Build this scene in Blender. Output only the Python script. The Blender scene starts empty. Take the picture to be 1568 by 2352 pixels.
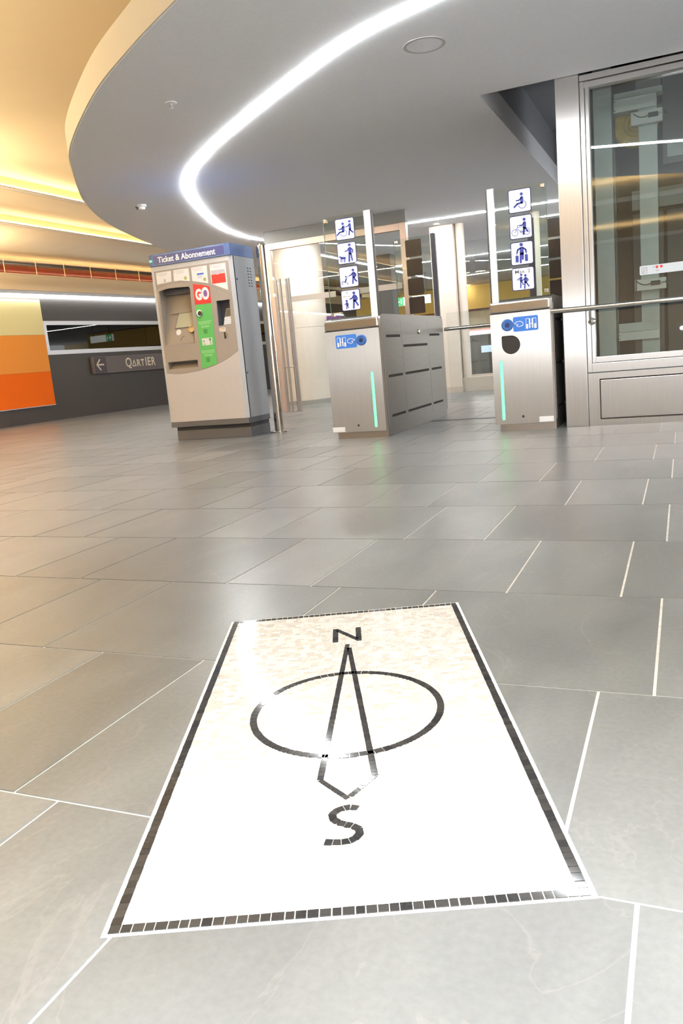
import bpy, bmesh, math, random
from mathutils import Vector, Matrix
random.seed(7)
S = bpy.context.scene
COL = S.collection
pi = math.pi
R = math.radians

# ------------------------------------------------------------------ camera
CAM = Vector((0, 0, 0.675))
CM = (Matrix.Rotation(0.417191, 3, 'Z') @ Matrix.Rotation(pi/2 - 0.190822, 3, 'X') @ Matrix.Rotation(-0.0916873, 3, 'Z'))
cam = bpy.data.cameras.new('camera')
cam.sensor_fit = 'VERTICAL'; cam.sensor_height = 36.0; cam.sensor_width = 24.0
FPX = 1822.14
cam.lens = FPX*36.0/2352.0
cam.clip_start = 0.02; cam.clip_end = 200
co = bpy.data.objects.new('camera', cam); COL.objects.link(co)
co.matrix_world = Matrix.Translation(CAM) @ CM.to_4x4()
S.camera = co

# ------------------------------------------------------------------ world, flash, exposure
w = bpy.data.worlds.new('world'); S.world = w; w.use_nodes = True
w.node_tree.nodes['Background'].inputs[0].default_value = (0.94, 0.97, 1.0, 1)
w.node_tree.nodes['Background'].inputs[1].default_value = 2.7
fl = bpy.data.lights.new('camera_flash', 'POINT'); fl.energy = 225; fl.shadow_soft_size = 0.022
fl.color = (0.90, 0.965, 1.0)
flo = bpy.data.objects.new('camera_flash', fl); COL.objects.link(flo); flo.location = (-0.03, -0.02, 0.80)
S.view_settings.view_transform = 'Standard'; S.view_settings.look = 'None'
S.view_settings.gamma = 1.0; S.view_settings.use_curve_mapping = False
S.view_settings.exposure = 0.0

LED_WHITE = 132.0
LED_WARM = 22.0
LED_UP = 150.0  # output of the added uplight bars; also scales the bulkhead uplight

# ------------------------------------------------------------------ materials
MATS = {}
def mat(name, col, rough=0.5, metal=0.0, emit=0.0, ecol=None, noise=0.0, nscale=30.0, bump=0.0, spec=0.5, stretch=None, aniso=0.0, coat=0.0):
    m = bpy.data.materials.new(name); m.use_nodes = True
    nt = m.node_tree; b = nt.nodes['Principled BSDF']
    c = (*col, 1)
    b.inputs['Base Color'].default_value = c
    b.inputs['Roughness'].default_value = rough
    b.inputs['Metallic'].default_value = metal
    b.inputs['Specular IOR Level'].default_value = spec
    if coat: b.inputs['Coat Weight'].default_value = coat; b.inputs['Coat Roughness'].default_value = 0.05
    if aniso: b.inputs['Anisotropic'].default_value = aniso
    if emit:
        b.inputs['Emission Color'].default_value = (*(ecol or col), 1)
        b.inputs['Emission Strength'].default_value = emit
    if noise or bump:
        g = nt.nodes.new('ShaderNodeNewGeometry')
        mp = nt.nodes.new('ShaderNodeMapping')
        if stretch: mp.inputs['Scale'].default_value = stretch
        nz = nt.nodes.new('ShaderNodeTexNoise'); nz.inputs['Scale'].default_value = nscale; nz.inputs['Detail'].default_value = 5
        nt.links.new(g.outputs['Position'], mp.inputs[0]); nt.links.new(mp.outputs[0], nz.inputs['Vector'])
        if noise:
            r = nt.nodes.new('ShaderNodeValToRGB')
            r.color_ramp.elements[0].position = 0.3; r.color_ramp.elements[1].position = 0.7
            r.color_ramp.elements[0].color = (*[x*(1-noise) for x in col], 1)
            r.color_ramp.elements[1].color = (*[min(1, x*(1+noise)) for x in col], 1)
            nt.links.new(nz.outputs['Fac'], r.inputs[0]); nt.links.new(r.outputs[0], b.inputs['Base Color'])
        if bump:
            bp = nt.nodes.new('ShaderNodeBump'); bp.inputs['Strength'].default_value = bump; bp.inputs['Distance'].default_value = 0.002
            nt.links.new(nz.outputs['Fac'], bp.inputs['Height']); nt.links.new(bp.outputs[0], b.inputs['Normal'])
    MATS[name] = m
    return m

def glass_mat(name, tint, ior=1.5, haze=0.0):
    m = bpy.data.materials.new(name); m.use_nodes = True
    nt = m.node_tree; nt.nodes.clear()
    out = nt.nodes.new('ShaderNodeOutputMaterial')
    tr = nt.nodes.new('ShaderNodeBsdfTransparent'); tr.inputs[0].default_value = (*tint, 1)
    gl = nt.nodes.new('ShaderNodeBsdfGlossy'); gl.inputs['Roughness'].default_value = 0.004
    geo = nt.nodes.new('ShaderNodeNewGeometry')
    mr = nt.nodes.new('ShaderNodeMapRange'); mr.inputs['To Min'].default_value = ior; mr.inputs['To Max'].default_value = 1/ior
    fr = nt.nodes.new('ShaderNodeFresnel')
    nt.links.new(geo.outputs['Backfacing'], mr.inputs['Value']); nt.links.new(mr.outputs[0], fr.inputs['IOR'])
    mx = nt.nodes.new('ShaderNodeMixShader')
    nt.links.new(fr.outputs[0], mx.inputs[0]); nt.links.new(tr.outputs[0], mx.inputs[1]); nt.links.new(gl.outputs[0], mx.inputs[2])
    last = mx
    if haze:
        df = nt.nodes.new('ShaderNodeBsdfDiffuse'); df.inputs[0].default_value = (0.8, 0.78, 0.72, 1)
        m2 = nt.nodes.new('ShaderNodeMixShader'); m2.inputs[0].default_value = haze
        nt.links.new(mx.outputs[0], m2.inputs[1]); nt.links.new(df.outputs[0], m2.inputs[2]); last = m2
    nt.links.new(last.outputs[0], out.inputs[0])
    MATS[name] = m
    return m

def slate_mat(name, islands):
    m = bpy.data.materials.new(name); m.use_nodes = True
    nt = m.node_tree; b = nt.nodes['Principled BSDF']; N = nt.nodes.new; L = nt.links.new
    g = N('ShaderNodeNewGeometry'); oi = N('ShaderNodeObjectInfo')
    add = N('ShaderNodeMath'); add.operation = 'ADD'
    if islands: L(g.outputs['Random Per Island'], add.inputs[0])
    else: add.inputs[0].default_value = 0.0
    L(oi.outputs['Random'], add.inputs[1])
    fr = N('ShaderNodeMath'); fr.operation = 'FRACT'; L(add.outputs[0], fr.inputs[0])
    # each slab has its own offset into the stone pattern
    off = N('ShaderNodeVectorMath'); off.operation = 'SCALE'; off.inputs[0].default_value = (31, 17, 0); L(fr.outputs[0], off.inputs['Scale'])
    vadd = N('ShaderNodeVectorMath'); L(g.outputs['Position'], vadd.inputs[0]); L(off.outputs[0], vadd.inputs[1])
    mp = N('ShaderNodeMapping'); mp.inputs['Scale'].default_value = (1.0, 0.45, 1); mp.inputs['Rotation'].default_value = (0, 0, 0.5); L(vadd.outputs[0], mp.inputs[0])
    n1 = N('ShaderNodeTexNoise'); n1.inputs['Scale'].default_value = 4.5; n1.inputs['Detail'].default_value = 7; n1.inputs['Distortion'].default_value = 0.6
    L(mp.outputs[0], n1.inputs['Vector'])
    n2 = N('ShaderNodeTexNoise'); n2.inputs['Scale'].default_value = 90; n2.inputs['Detail'].default_value = 4; L(vadd.outputs[0], n2.inputs['Vector'])
    r = N('ShaderNodeValToRGB')
    r.color_ramp.elements[0].position = 0.25; r.color_ramp.elements[0].color = (0.131, 0.135, 0.136, 1)
    r.color_ramp.elements[1].position = 0.78; r.color_ramp.elements[1].color = (0.204, 0.209, 0.208, 1)
    L(n1.outputs['Fac'], r.inputs[0])
    # per-slab shade
    mr = N('ShaderNodeMapRange'); mr.inputs['To Min'].default_value = 0.80; mr.inputs['To Max'].default_value = 1.16; L(fr.outputs[0], mr.inputs['Value'])
    mul = N('ShaderNodeVectorMath'); mul.operation = 'SCALE'; L(r.outputs[0], mul.inputs[0]); L(mr.outputs[0], mul.inputs['Scale'])
    mr2 = N('ShaderNodeMapRange'); mr2.inputs['From Min'].default_value = 0.3; mr2.inputs['From Max'].default_value = 0.7
    mr2.inputs['To Min'].default_value = 0.93; mr2.inputs['To Max'].default_value = 1.07; L(n2.outputs['Fac'], mr2.inputs['Value'])
    mul2 = N('ShaderNodeVectorMath'); mul2.operation = 'SCALE'; L(mul.outputs[0], mul2.inputs[0]); L(mr2.outputs[0], mul2.inputs['Scale'])
    # thin pale mineral veins
    n3 = N('ShaderNodeTexNoise'); n3.inputs['Scale'].default_value = 2.2; n3.inputs['Detail'].default_value = 6; n3.inputs['Distortion'].default_value = 2.5; L(mp.outputs[0], n3.inputs['Vector'])
    ab = N('ShaderNodeMath'); ab.operation = 'SUBTRACT'; ab.inputs[1].default_value = 0.5; L(n3.outputs['Fac'], ab.inputs[0])
    ab2 = N('ShaderNodeMath'); ab2.operation = 'ABSOLUTE'; L(ab.outputs[0], ab2.inputs[0])
    vr = N('ShaderNodeMapRange'); vr.inputs['From Min'].default_value = 0.0; vr.inputs['From Max'].default_value = 0.007; vr.inputs['To Min'].default_value = 0.10; vr.inputs['To Max'].default_value = 0.0
    L(ab2.outputs[0], vr.inputs['Value'])
    mx = N('ShaderNodeMix'); mx.data_type = 'RGBA'; L(vr.outputs[0], mx.inputs['Factor']); L(mul2.outputs[0], mx.inputs['A']); mx.inputs['B'].default_value = (0.42, 0.38, 0.33, 1)
    L(mx.outputs['Result'], b.inputs['Base Color'])
    rr = N('ShaderNodeMapRange'); rr.inputs['To Min'].default_value = 0.285; rr.inputs['To Max'].default_value = 0.325; L(n1.outputs['Fac'], rr.inputs['Value']); L(rr.outputs[0], b.inputs['Roughness']); b.inputs['Specular IOR Level'].default_value = 0.36
    bp = N('ShaderNodeBump'); bp.inputs['Strength'].default_value = 0.06; bp.inputs['Distance'].default_value = 0.002; L(n2.outputs['Fac'], bp.inputs['Height']); L(bp.outputs[0], b.inputs['Normal'])
    MATS[name] = m
    return m

def tessera_mat(name, c0, c1, rough):
    m = bpy.data.materials.new(name); m.use_nodes = True
    nt = m.node_tree; b = nt.nodes['Principled BSDF']; N = nt.nodes.new; L = nt.links.new
    g = N('ShaderNodeNewGeometry'); oi = N('ShaderNodeObjectInfo')
    add = N('ShaderNodeMath'); add.operation = 'ADD'; L(g.outputs['Random Per Island'], add.inputs[0]); L(oi.outputs['Random'], add.inputs[1])
    fr = N('ShaderNodeMath'); fr.operation = 'FRACT'; L(add.outputs[0], fr.inputs[0])
    mx = N('ShaderNodeMix'); mx.data_type = 'RGBA'; L(fr.outputs[0], mx.inputs['Factor']); mx.inputs['A'].default_value = (*c0, 1); mx.inputs['B'].default_value = (*c1, 1)
    n2 = N('ShaderNodeTexNoise'); n2.inputs['Scale'].default_value = 160; L(g.outputs['Position'], n2.inputs['Vector'])
    mr = N('ShaderNodeMapRange'); mr.inputs['To Min'].default_value = 0.8; mr.inputs['To Max'].default_value = 1.2; L(n2.outputs['Fac'], mr.inputs['Value'])
    mul = N('ShaderNodeVectorMath'); mul.operation = 'SCALE'; L(mx.outputs['Result'], mul.inputs[0]); L(mr.outputs[0], mul.inputs['Scale'])
    L(mul.outputs[0], b.inputs['Base Color']); b.inputs['Roughness'].default_value = rough
    MATS[name] = m
    return m

slate_mat('slate', False); slate_mat('slate_far', True)
mat('grout', (0.66, 0.62, 0.56), 0.8, noise=0.12, nscale=60)
mat('mosaic_grout', (0.80, 0.78, 0.74), 0.7, noise=0.06, nscale=80)
tessera_mat('white_marble', (0.57, 0.525, 0.47), (0.80, 0.775, 0.735), 0.06)
tessera_mat('black_marble', (0.020, 0.020, 0.022), (0.045, 0.043, 0.042), 0.07)
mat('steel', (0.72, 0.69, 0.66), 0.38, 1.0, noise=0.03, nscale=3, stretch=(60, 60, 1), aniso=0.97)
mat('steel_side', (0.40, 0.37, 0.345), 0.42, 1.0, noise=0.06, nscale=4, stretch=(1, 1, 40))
mat('steel_bright', (0.74, 0.71, 0.67), 0.20, 1.0)
mat('steel_polished', (0.72, 0.70, 0.66), 0.12, 1.0)
mat('lift_steel', (0.74, 0.71, 0.69), 0.36, 1.0, noise=0.03, nscale=3, stretch=(60, 60, 1), aniso=0.97)
mat('dark_steel', (0.10, 0.10, 0.105), 0.4, 0.6)
mat('shadow_gap', (0.02, 0.018, 0.018), 0.6)
mat('slot', (0.05, 0.035, 0.03), 0.7)
mat('soffit_paint', (0.87, 0.88, 0.91), 0.75, noise=0.02, nscale=40)
mat('soffit_edge', (0.82, 0.76, 0.66), 0.7)
mat('warm_paint', (0.91, 0.75, 0.50), 0.55, noise=0.02, nscale=2)
mat('cream_board', (0.90, 0.73, 0.50), 0.6)
mat('dark_cladding', (0.055, 0.048, 0.046), 0.38, noise=0.10, nscale=40)
mat('band_yellow', (0.93, 0.85, 0.46), 0.6, spec=0.2)
mat('band_light_orange', (0.95, 0.37, 0.07), 0.6, spec=0.2)
mat('band_orange', (0.95, 0.17, 0.006), 0.6, spec=0.2)
mat('alu', (0.62, 0.63, 0.66), 0.35, 0.7)
mat('white_metal', (0.86, 0.86, 0.85), 0.3)
mat('sign_grey', (0.15, 0.13, 0.13), 0.45)
mat('sign_dark', (0.07, 0.06, 0.075), 0.45)
mat('cream_letter', (0.80, 0.70, 0.55), 0.5)
mat('pipe_red', (0.13, 0.013, 0.006), 0.35, noise=0.2, nscale=5)
mat('void', (0.012, 0.010, 0.008), 0.8)
mat('rod', (0.75, 0.62, 0.42), 0.4, 0.4)
mat('led', (1, 1, 1), 0.5, emit=LED_WHITE, ecol=(0.95, 0.98, 1.0))
mat('led_wall', (1, 1, 1), 0.5, emit=26.0, ecol=(0.96, 1.0, 1.0))
mat('led_faint', (1, 0.9, 0.7), 0.5, emit=LED_WARM*0.75, ecol=(1.0, 0.79, 0.47))
mat('led_far', (1, 1, 1), 0.5, emit=LED_WHITE*0.45, ecol=(1.0, 0.98, 0.97))
mat('led_warm', (1, 0.9, 0.7), 0.5, emit=LED_WARM, ecol=(1.0, 0.79, 0.47))
mat('led_up_added', (1, 0.9, 0.7), 0.5, emit=LED_UP, ecol=(1.0, 0.77, 0.45))  # emitter of the added bars behind the viewer
mat('led_up_left_added', (1, 0.9, 0.7), 0.5, emit=LED_UP*5.2, ecol=(1.0, 0.80, 0.50))  # emitter of the added bars out of view on the left
mat('led_wall_up', (1, 0.9, 0.7), 0.5, emit=LED_UP*0.11, ecol=(1.0, 0.77, 0.45))
mat('led_green', (0.1, 0.9, 0.4), 0.5, emit=2.2, ecol=(0.13, 0.95, 0.24))
mat('machine_front', (0.60, 0.55, 0.52), 0.5, noise=0.03, nscale=60)
mat('machine_taupe', (0.36, 0.31, 0.27), 0.55, noise=0.03, nscale=60)
mat('machine_side', (0.33, 0.34, 0.36), 0.42, noise=0.03, nscale=60)
mat('machine_trim', (0.55, 0.54, 0.54), 0.4)
mat('machine_plinth', (0.10, 0.10, 0.11), 0.55)
mat('plinth_groove', (0.04, 0.04, 0.045), 0.6)
mat('recess', (0.30, 0.25, 0.20), 0.6)
mat('recess_dark', (0.10, 0.10, 0.115), 0.5)
mat('header_blue', (0.055, 0.115, 0.30), 0.4)
mat('header_navy', (0.030, 0.045, 0.190), 0.35)
mat('header_line', (0.22, 0.32, 0.52), 0.4)
mat('white_print', (0.86, 0.85, 0.84), 0.5)
mat('grey_print', (0.52, 0.50, 0.50), 0.5)
mat('pink_print', (0.80, 0.45, 0.52), 0.5)
mat('card_white', (0.80, 0.77, 0.73), 0.4)
mat('print_red', (0.78, 0.045, 0.035), 0.45)
mat('print_blue', (0.06, 0.16, 0.60), 0.45)
mat('print_olive', (0.42, 0.40, 0.14), 0.5)
mat('print_green', (0.11, 0.47, 0.12), 0.5)
mat('print_dark_green', (0.05, 0.27, 0.06), 0.5)
mat('print_pale_green', (0.32, 0.66, 0.30), 0.5)
mat('screen_glass', (0.36, 0.36, 0.27), 0.2)
mat('brass', (0.45, 0.36, 0.20), 0.35, 0.6)
mat('orange_sticker', (0.75, 0.42, 0.20), 0.5)
mat('black_plastic', (0.02, 0.02, 0.022), 0.4)
mat('chrome', (0.80, 0.80, 0.80), 0.1, 1.0)
mat('pictogram_blue', (0.035, 0.055, 0.36), 0.45)
mat('post_navy', (0.055, 0.06, 0.10), 0.3)
mat('sign_border', (0.02, 0.02, 0.11), 0.45)
mat('sign_ink', (0.16, 0.17, 0.24), 0.5)
mat('sign_white', (0.86, 0.86, 0.87), 0.4)
mat('sign_back', (0.035, 0.028, 0.026), 0.18)
mat('sticker_blue', (0.045, 0.20, 0.70), 0.4)
mat('reader_blue', (0.035, 0.13, 0.42), 0.35)
mat('reader_dark', (0.012, 0.03, 0.13), 0.3)
mat('shaft_paint', (0.60, 0.64, 0.61), 0.5, noise=0.06, nscale=8)
mat('shaft_paint_pale', (0.78, 0.77, 0.72), 0.45)
mat('shaft_dark', (0.10, 0.085, 0.085), 0.6, noise=0.15, nscale=3)
mat('shaft_panel', (0.26, 0.24, 0.23), 0.5)
mat('pulley_yellow', (0.75, 0.50, 0.07), 0.45, noise=0.15, nscale=20)
mat('paper', (0.80, 0.84, 0.84), 0.5)
mat('sticker_pale', (0.66, 0.70, 0.74), 0.5)
mat('pillar_beige', (0.70, 0.61, 0.52), 0.55, noise=0.02, nscale=10)
mat('frame_beige', (0.62, 0.47, 0.38), 0.35, 0.5)
mat('far_cream', (0.80, 0.66, 0.42), 0.6)
mat('far_dark', (0.10, 0.095, 0.085), 0.5)
mat('void_grey', (0.33, 0.34, 0.36), 0.7)
mat('far_grey', (0.30, 0.29, 0.27), 0.6)
mat('far_beige', (0.55, 0.48, 0.41), 0.6)
mat('far_yellow', (0.85, 0.55, 0.12), 0.6)
mat('poster_purple', (0.20, 0.06, 0.38), 0.4)
mat('poster_red', (0.50, 0.03, 0.07), 0.4)
mat('poster_brown', (0.14, 0.035, 0.03), 0.4)
mat('exit_green', (0.1, 0.6, 0.25), 0.5, emit=0.55, ecol=(0.08, 0.60, 0.22))
mat('exit_white', (0.9, 0.95, 0.92), 0.5, emit=1.6, ecol=(0.92, 1.0, 0.96))
mat('screen_white', (0.9, 0.9, 0.9), 0.5, emit=1.3, ecol=(1, 1, 1))
mat('screen_red', (0.8, 0.1, 0.1), 0.5, emit=0.7, ecol=(0.9, 0.15, 0.12))
mat('screen_blue', (0.5, 0.65, 0.8), 0.5, emit=0.6, ecol=(0.62, 0.78, 0.90))
glass_mat('glass', (0.96, 0.975, 0.965))
glass_mat('glass_green', (0.90, 0.935, 0.915))
glass_mat('lift_glass', (0.90, 0.94, 0.925), 2.1)
glass_mat('dark_pane', (0.60, 0.58, 0.55), 1.6)
mat('glass_edge', (0.10, 0.16, 0.14), 0.2)

# ------------------------------------------------------------------ mesh helpers
class MB:
    """collects shapes given in world (or root-local) coordinates and links them as one mesh object"""
    def __init__(s): s.v = []; s.f = []; s.smooth = []
    def add(s, vs, fs, sm=False):
        o = len(s.v); s.v += [tuple(x) for x in vs]
        for f in fs: s.f.append([i+o for i in f]); s.smooth.append(sm)
        return s
    def box(s, x0, x1, y0, y1, z0, z1):
        vs = [(x, y, z) for z in (z0, z1) for y in (y0, y1) for x in (x0, x1)]
        return s.add(vs, [(0, 2, 3, 1), (4, 5, 7, 6), (0, 1, 5, 4), (2, 6, 7, 3), (0, 4, 6, 2), (1, 3, 7, 5)])
    def tube(s, pts, r, n=12, caps=True):
        pts = [Vector(p) for p in pts]; rings = []
        for i, p in enumerate(pts):
            d = (pts[min(i+1, len(pts)-1)] - pts[max(i-1, 0)]).normalized()
            a = d.orthogonal().normalized() if i == 0 else (a - d*a.dot(d)).normalized()
            b = d.cross(a)
            rings.append([p + (a*math.cos(2*pi*k/n) + b*math.sin(2*pi*k/n))*r for k in range(n)])
        vs = [v for q in rings for v in q]; fs = []
        for i in range(len(pts)-1):
            for k in range(n):
                fs.append((i*n+k, i*n+(k+1) % n, (i+1)*n+(k+1) % n, (i+1)*n+k))
        s.add(vs, fs, True)
        if caps:
            s.add(rings[0], [tuple(range(n))[::-1]]); s.add(rings[-1], [tuple(range(n))])
        return s
    def lathe(s, c, axis, prof, n=24):
        """prof: list of (radius, height along axis) about point c"""
        ax = Vector(axis).normalized(); a = ax.orthogonal().normalized(); b = ax.cross(a); c = Vector(c)
        vs = []; fs = []
        ring = lambda r, h: [c + ax*h + (a*math.cos(2*pi*k/n)+b*math.sin(2*pi*k/n))*r for k in range(n)]
        for r, h in prof: vs += ring(r, h)
        for i in range(len(prof)-1):      # each band its own island: sharp rims, smooth around
            s.add(vs[i*n:(i+2)*n], [(k, (k+1) % n, n+(k+1) % n, n+k) for k in range(n)], True)
        m = len(prof)-1
        if prof[0] == prof[m]: return s
        if prof[0][0] > 1e-6: s.add(vs[:n], [tuple(range(n))[::-1]])
        if prof[m][0] > 1e-6: s.add(vs[m*n:], [tuple(range(n))])
        return s
    def prism(s, poly, f):
        """poly: 2D points; f(u, v, t) -> 3D for t = 0 (back) and 1 (front)"""
        n = len(poly)
        vs = [f(u, v, 0) for u, v in poly] + [f(u, v, 1) for u, v in poly]
        fs = [tuple(range(n))[::-1], tuple(range(n, 2*n))] + [(i, (i+1) % n, n+(i+1) % n, n+i) for i in range(n)]
        return s.add(vs, fs)
    def build(s, name, m, parent=None, bevel=0.0, shift=True):
        o3 = Vector(parent['origin']) if (parent is not None and shift and 'origin' in parent) else Vector((0, 0, 0))
        me = bpy.data.meshes.new(name)
        me.from_pydata([tuple(Vector(v)-o3) for v in s.v], [], s.f)
        bm = bmesh.new(); bm.from_mesh(me); bmesh.ops.recalc_face_normals(bm, faces=bm.faces); bm.to_mesh(me); bm.free()
        me.polygons.foreach_set('use_smooth', s.smooth)
        me.materials.append(MATS[m])
        o = bpy.data.objects.new(name, me); COL.objects.link(o)
        if parent is not None:
            o.parent = parent
            if 'origin' in parent: o['origin'] = list(parent['origin'])
        if bevel:
            b = o.modifiers.new('bevel', 'BEVEL'); b.width = bevel; b.segments = 2; b.limit_method = 'ANGLE'
        return o

def tag(o, label, cat, group=None):
    o['label'] = label; o['category'] = cat
    if group: o['group'] = group
    return o
def root(name, loc, label, cat, group=None, rz=0.0):
    o = bpy.data.objects.new(name, None); COL.objects.link(o); o.location = loc; o.rotation_euler = (0, 0, rz)
    o['origin'] = list(loc) if not rz else [0, 0, 0]
    o.empty_display_size = 0.1
    return tag(o, label, cat, group)
def struct(o):
    o['kind'] = 'structure'; return o
def stuff(o):
    o['kind'] = 'stuff'; return o

def curve_plate(name, outlines, thick, f, m, parent=None):
    """flat plate from 2D outlines (later ones inside the first are holes), thickness along t; f(u, v, t)"""
    cu = bpy.data.curves.new(name, 'CURVE'); cu.dimensions = '2D'; cu.fill_mode = 'BOTH'; cu.extrude = 0.5
    for ol in outlines:
        sp = cu.splines.new('POLY'); sp.points.add(len(ol)-1); sp.use_cyclic_u = True
        for p, q in zip(sp.points, ol): p.co = (q[0], q[1], 0, 1)
    ob = bpy.data.objects.new('tmp', cu); COL.objects.link(ob)
    dg = bpy.context.evaluated_depsgraph_get()
    me = bpy.data.meshes.new_from_object(ob.evaluated_get(dg))
    bpy.data.objects.remove(ob); bpy.data.curves.remove(cu)
    mb = MB()
    mb.add([f(v.co.x, v.co.y, v.co.z+0.5) for v in me.vertices], [tuple(p.vertices) for p in me.polygons])
    bpy.data.meshes.remove(me)
    return mb.build(name, m, parent)

def text_mb(txt, size, f, bold=0.0, align='CENTER', width=None, depth=0.5):
    """letters as geometry; f(u, v, t); baseline at v=0"""
    cu = bpy.data.curves.new('t', 'FONT'); cu.body = txt; cu.size = size; cu.align_x = align
    cu.offset = bold; cu.extrude = 0.5; cu.resolution_u = 3; cu.fill_mode = 'BOTH'
    ob = bpy.data.objects.new('tmp', cu); COL.objects.link(ob)
    dg = bpy.context.evaluated_depsgraph_get()
    me = bpy.data.meshes.new_from_object(ob.evaluated_get(dg))
    bpy.data.objects.remove(ob); bpy.data.curves.remove(cu)
    xs = [v.co.x for v in me.vertices]; k = 1.0
    if width: k = width/(max(xs)-min(xs))
    mb = MB(); mb.add([f(v.co.x*k, v.co.y, v.co.z+0.5) for v in me.vertices], [tuple(p.vertices) for p in me.polygons])
    bpy.data.meshes.remove(me)
    return mb

# 2D drawing of flat print: everything becomes thin raised shapes
class Ink:
    def __init__(s, f): s.f = f; s.mb = MB()
    def poly(s, pts): s.mb.prism(pts, s.f); return s
    def rect(s, x0, x1, y0, y1): return s.poly([(x0, y0), (x1, y0), (x1, y1), (x0, y1)])
    def disc(s, x, y, r, n=18): return s.poly([(x+r*math.cos(2*pi*k/n), y+r*math.sin(2*pi*k/n)) for k in range(n)])
    def cap(s, pts, wd):
        h = wd/2
        for (x0, y0), (x1, y1) in zip(pts, pts[1:]):
            a = math.atan2(y1-y0, x1-x0); q = []
            for k in range(7): q.append((x1+h*math.cos(a-pi/2+pi*k/6), y1+h*math.sin(a-pi/2+pi*k/6)))
            for k in range(7): q.append((x0+h*math.cos(a+pi/2+pi*k/6), y0+h*math.sin(a+pi/2+pi*k/6)))
            s.poly(q)
        return s
    def ring(s, x, y, r, wd, a0=0.0, a1=360.0, n=28):
        for k in range(n):
            b0, b1 = R(a0+(a1-a0)*k/n), R(a0+(a1-a0)*(k+1)/n)
            s.poly([(x+q*math.cos(b), y+q*math.sin(b)) for q, b in ((r-wd/2, b0), (r+wd/2, b0), (r+wd/2, b1), (r-wd/2, b1))])
        return s
def rrect(x0, x1, y0, y1, r, n=5):
    q = []
    for cx, cy, a in ((x1-r, y1-r, 0), (x0+r, y1-r, 90), (x0+r, y0+r, 180), (x1-r, y0+r, 270)):
        for k in range(n+1): q.append((cx+r*math.cos(R(a+90*k/n)), cy+r*math.sin(R(a+90*k/n))))
    return q
def front(Y, d):            # faces -Y: t=0 at Y, t=1 proud by d
    return lambda u, v, t: (u, Y - d*t, v)

# ================================================================== FLOOR
floor = struct(MB().box(-13, 7, -9, 30, -0.06, -0.0022).build('floor', 'grout'))
floor['label'] = 'grey slate floor slabs with pale joints'
MC = Vector((-0.61825, 1.3285)); MA = R(22.905)          # mosaic centre and turn
MU = Vector((math.cos(MA), math.sin(MA))); MV = Vector((-math.sin(MA), math.cos(MA)))
MHW, MHH = 0.3085, 0.6010
def clip(poly, n, d):       # keep n.p <= d
    out = []
    for i in range(len(poly)):
        a, b = poly[i], poly[(i+1) % len(poly)]
        da, db = a.dot(n)-d, b.dot(n)-d
        if da <= 0: out.append(a)
        if (da < 0 < db) or (db < 0 < da): out.append(a + (b-a)*(da/(da-db)))
    return out
def minus_mosaic(poly):
    pieces = []; rest = poly
    for n, h in ((MU, MHW), (-MU, MHW), (MV, MHH), (-MV, MHH)):
        d = n.dot(MC)+h
        o = clip(rest, -n, -d); rest = clip(rest, n, d)
        if len(o) > 2: pieces.append(o)
        if len(rest) < 3: return pieces
    return pieces
def project(p):
    c = CM.transposed() @ (Vector(p)-CAM)
    if c.z > -0.05: return None
    return (784+FPX*c.x/-c.z, 1176-FPX*c.y/-c.z)
JW = 0.0030; TH = 0.02; ROW0 = 0.299
slabs = []
for r in range(-15, 49):
    y0 = ROW0+0.6*r; x = -0.957 if r % 2 == 0 else -0.457
    x -= 0.9*14
    while x < 7:
        for wd in (0.3, 0.6):
            x0 = x if wd == 0.3 else x+0.3
            if -13 <= x0 and x0+wd <= 7.2 and -9 <= y0 and y0+0.6 <= 30: slabs.append((x0, y0, wd))
        x += 0.9
def slab_mb(polys):
    mb = MB()
    for p in polys:
        n = len(p)
        vs = [(v.x, v.y, -TH) for v in p]+[(v.x, v.y, 0.0) for v in p]
        mb.add(vs, [tuple(range(n))[::-1], tuple(range(n, 2*n))]+[(i, (i+1) % n, n+(i+1) % n, n+i) for i in range(n)])
    return mb
seen = []; rest = []
for x0, y0, wd in slabs:
    c = (x0+wd/2, y0+0.3, 0); q = project(c)
    cs = [project((x0+a*wd, y0+b*0.6, 0)) for a in (0, 1) for b in (0, 1)]
    vis = any(p and -10 < p[0] < 1578 and -10 < p[1] < 2362 for p in cs+[q])
    dist = (Vector(c)-CAM).length
    if vis and dist < 13: seen.append((dist, x0, y0, wd))
    else: rest.append((x0, y0, wd))
seen.sort(); rest += [s[1:] for s in seen[290:]]; seen = seen[:290]
shared = {}
def rect_v(x0, y0, wd): return [Vector((x0+JW, y0+JW)), Vector((x0+wd-JW, y0+JW)), Vector((x0+wd-JW, y0+0.6-JW)), Vector((x0+JW, y0+0.6-JW))]
for dist, x0, y0, wd in seen:
    poly = rect_v(x0, y0, wd)
    pcs = minus_mosaic(poly)
    full = len(pcs) == 1 and len(pcs[0]) == 4 and min((Vector((x0+wd/2, y0+.3))-MC).length, 9) > 1.1
    if full:
        if wd not in shared:
            shared[wd] = slab_mb([[v-Vector((x0, y0)) for v in poly]]).build('slab', 'slate', floor); o = shared[wd]
        else:
            o = shared[wd].copy(); COL.objects.link(o)
        o.location = (x0, y0, random.uniform(-0.0004, 0.0004))
    elif pcs:
        slab_mb(pcs).build('slab', 'slate', floor)
stuff(slab_mb([rect_v(*s) for s in rest]).build('far_slabs', 'slate_far', floor))

# ================================================================== UPPER CEILING, SOFFIT, WALLS
WT = R(3.3); P0 = Vector((-11.15, 11.0, 0))
def wall_root(name, label, cat, group=None):
    return root(name, tuple(P0), label, cat, group, rz=-WT)
def place_wall(o):
    o.location = P0; o.rotation_euler = (0, 0, -WT); return o
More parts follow.
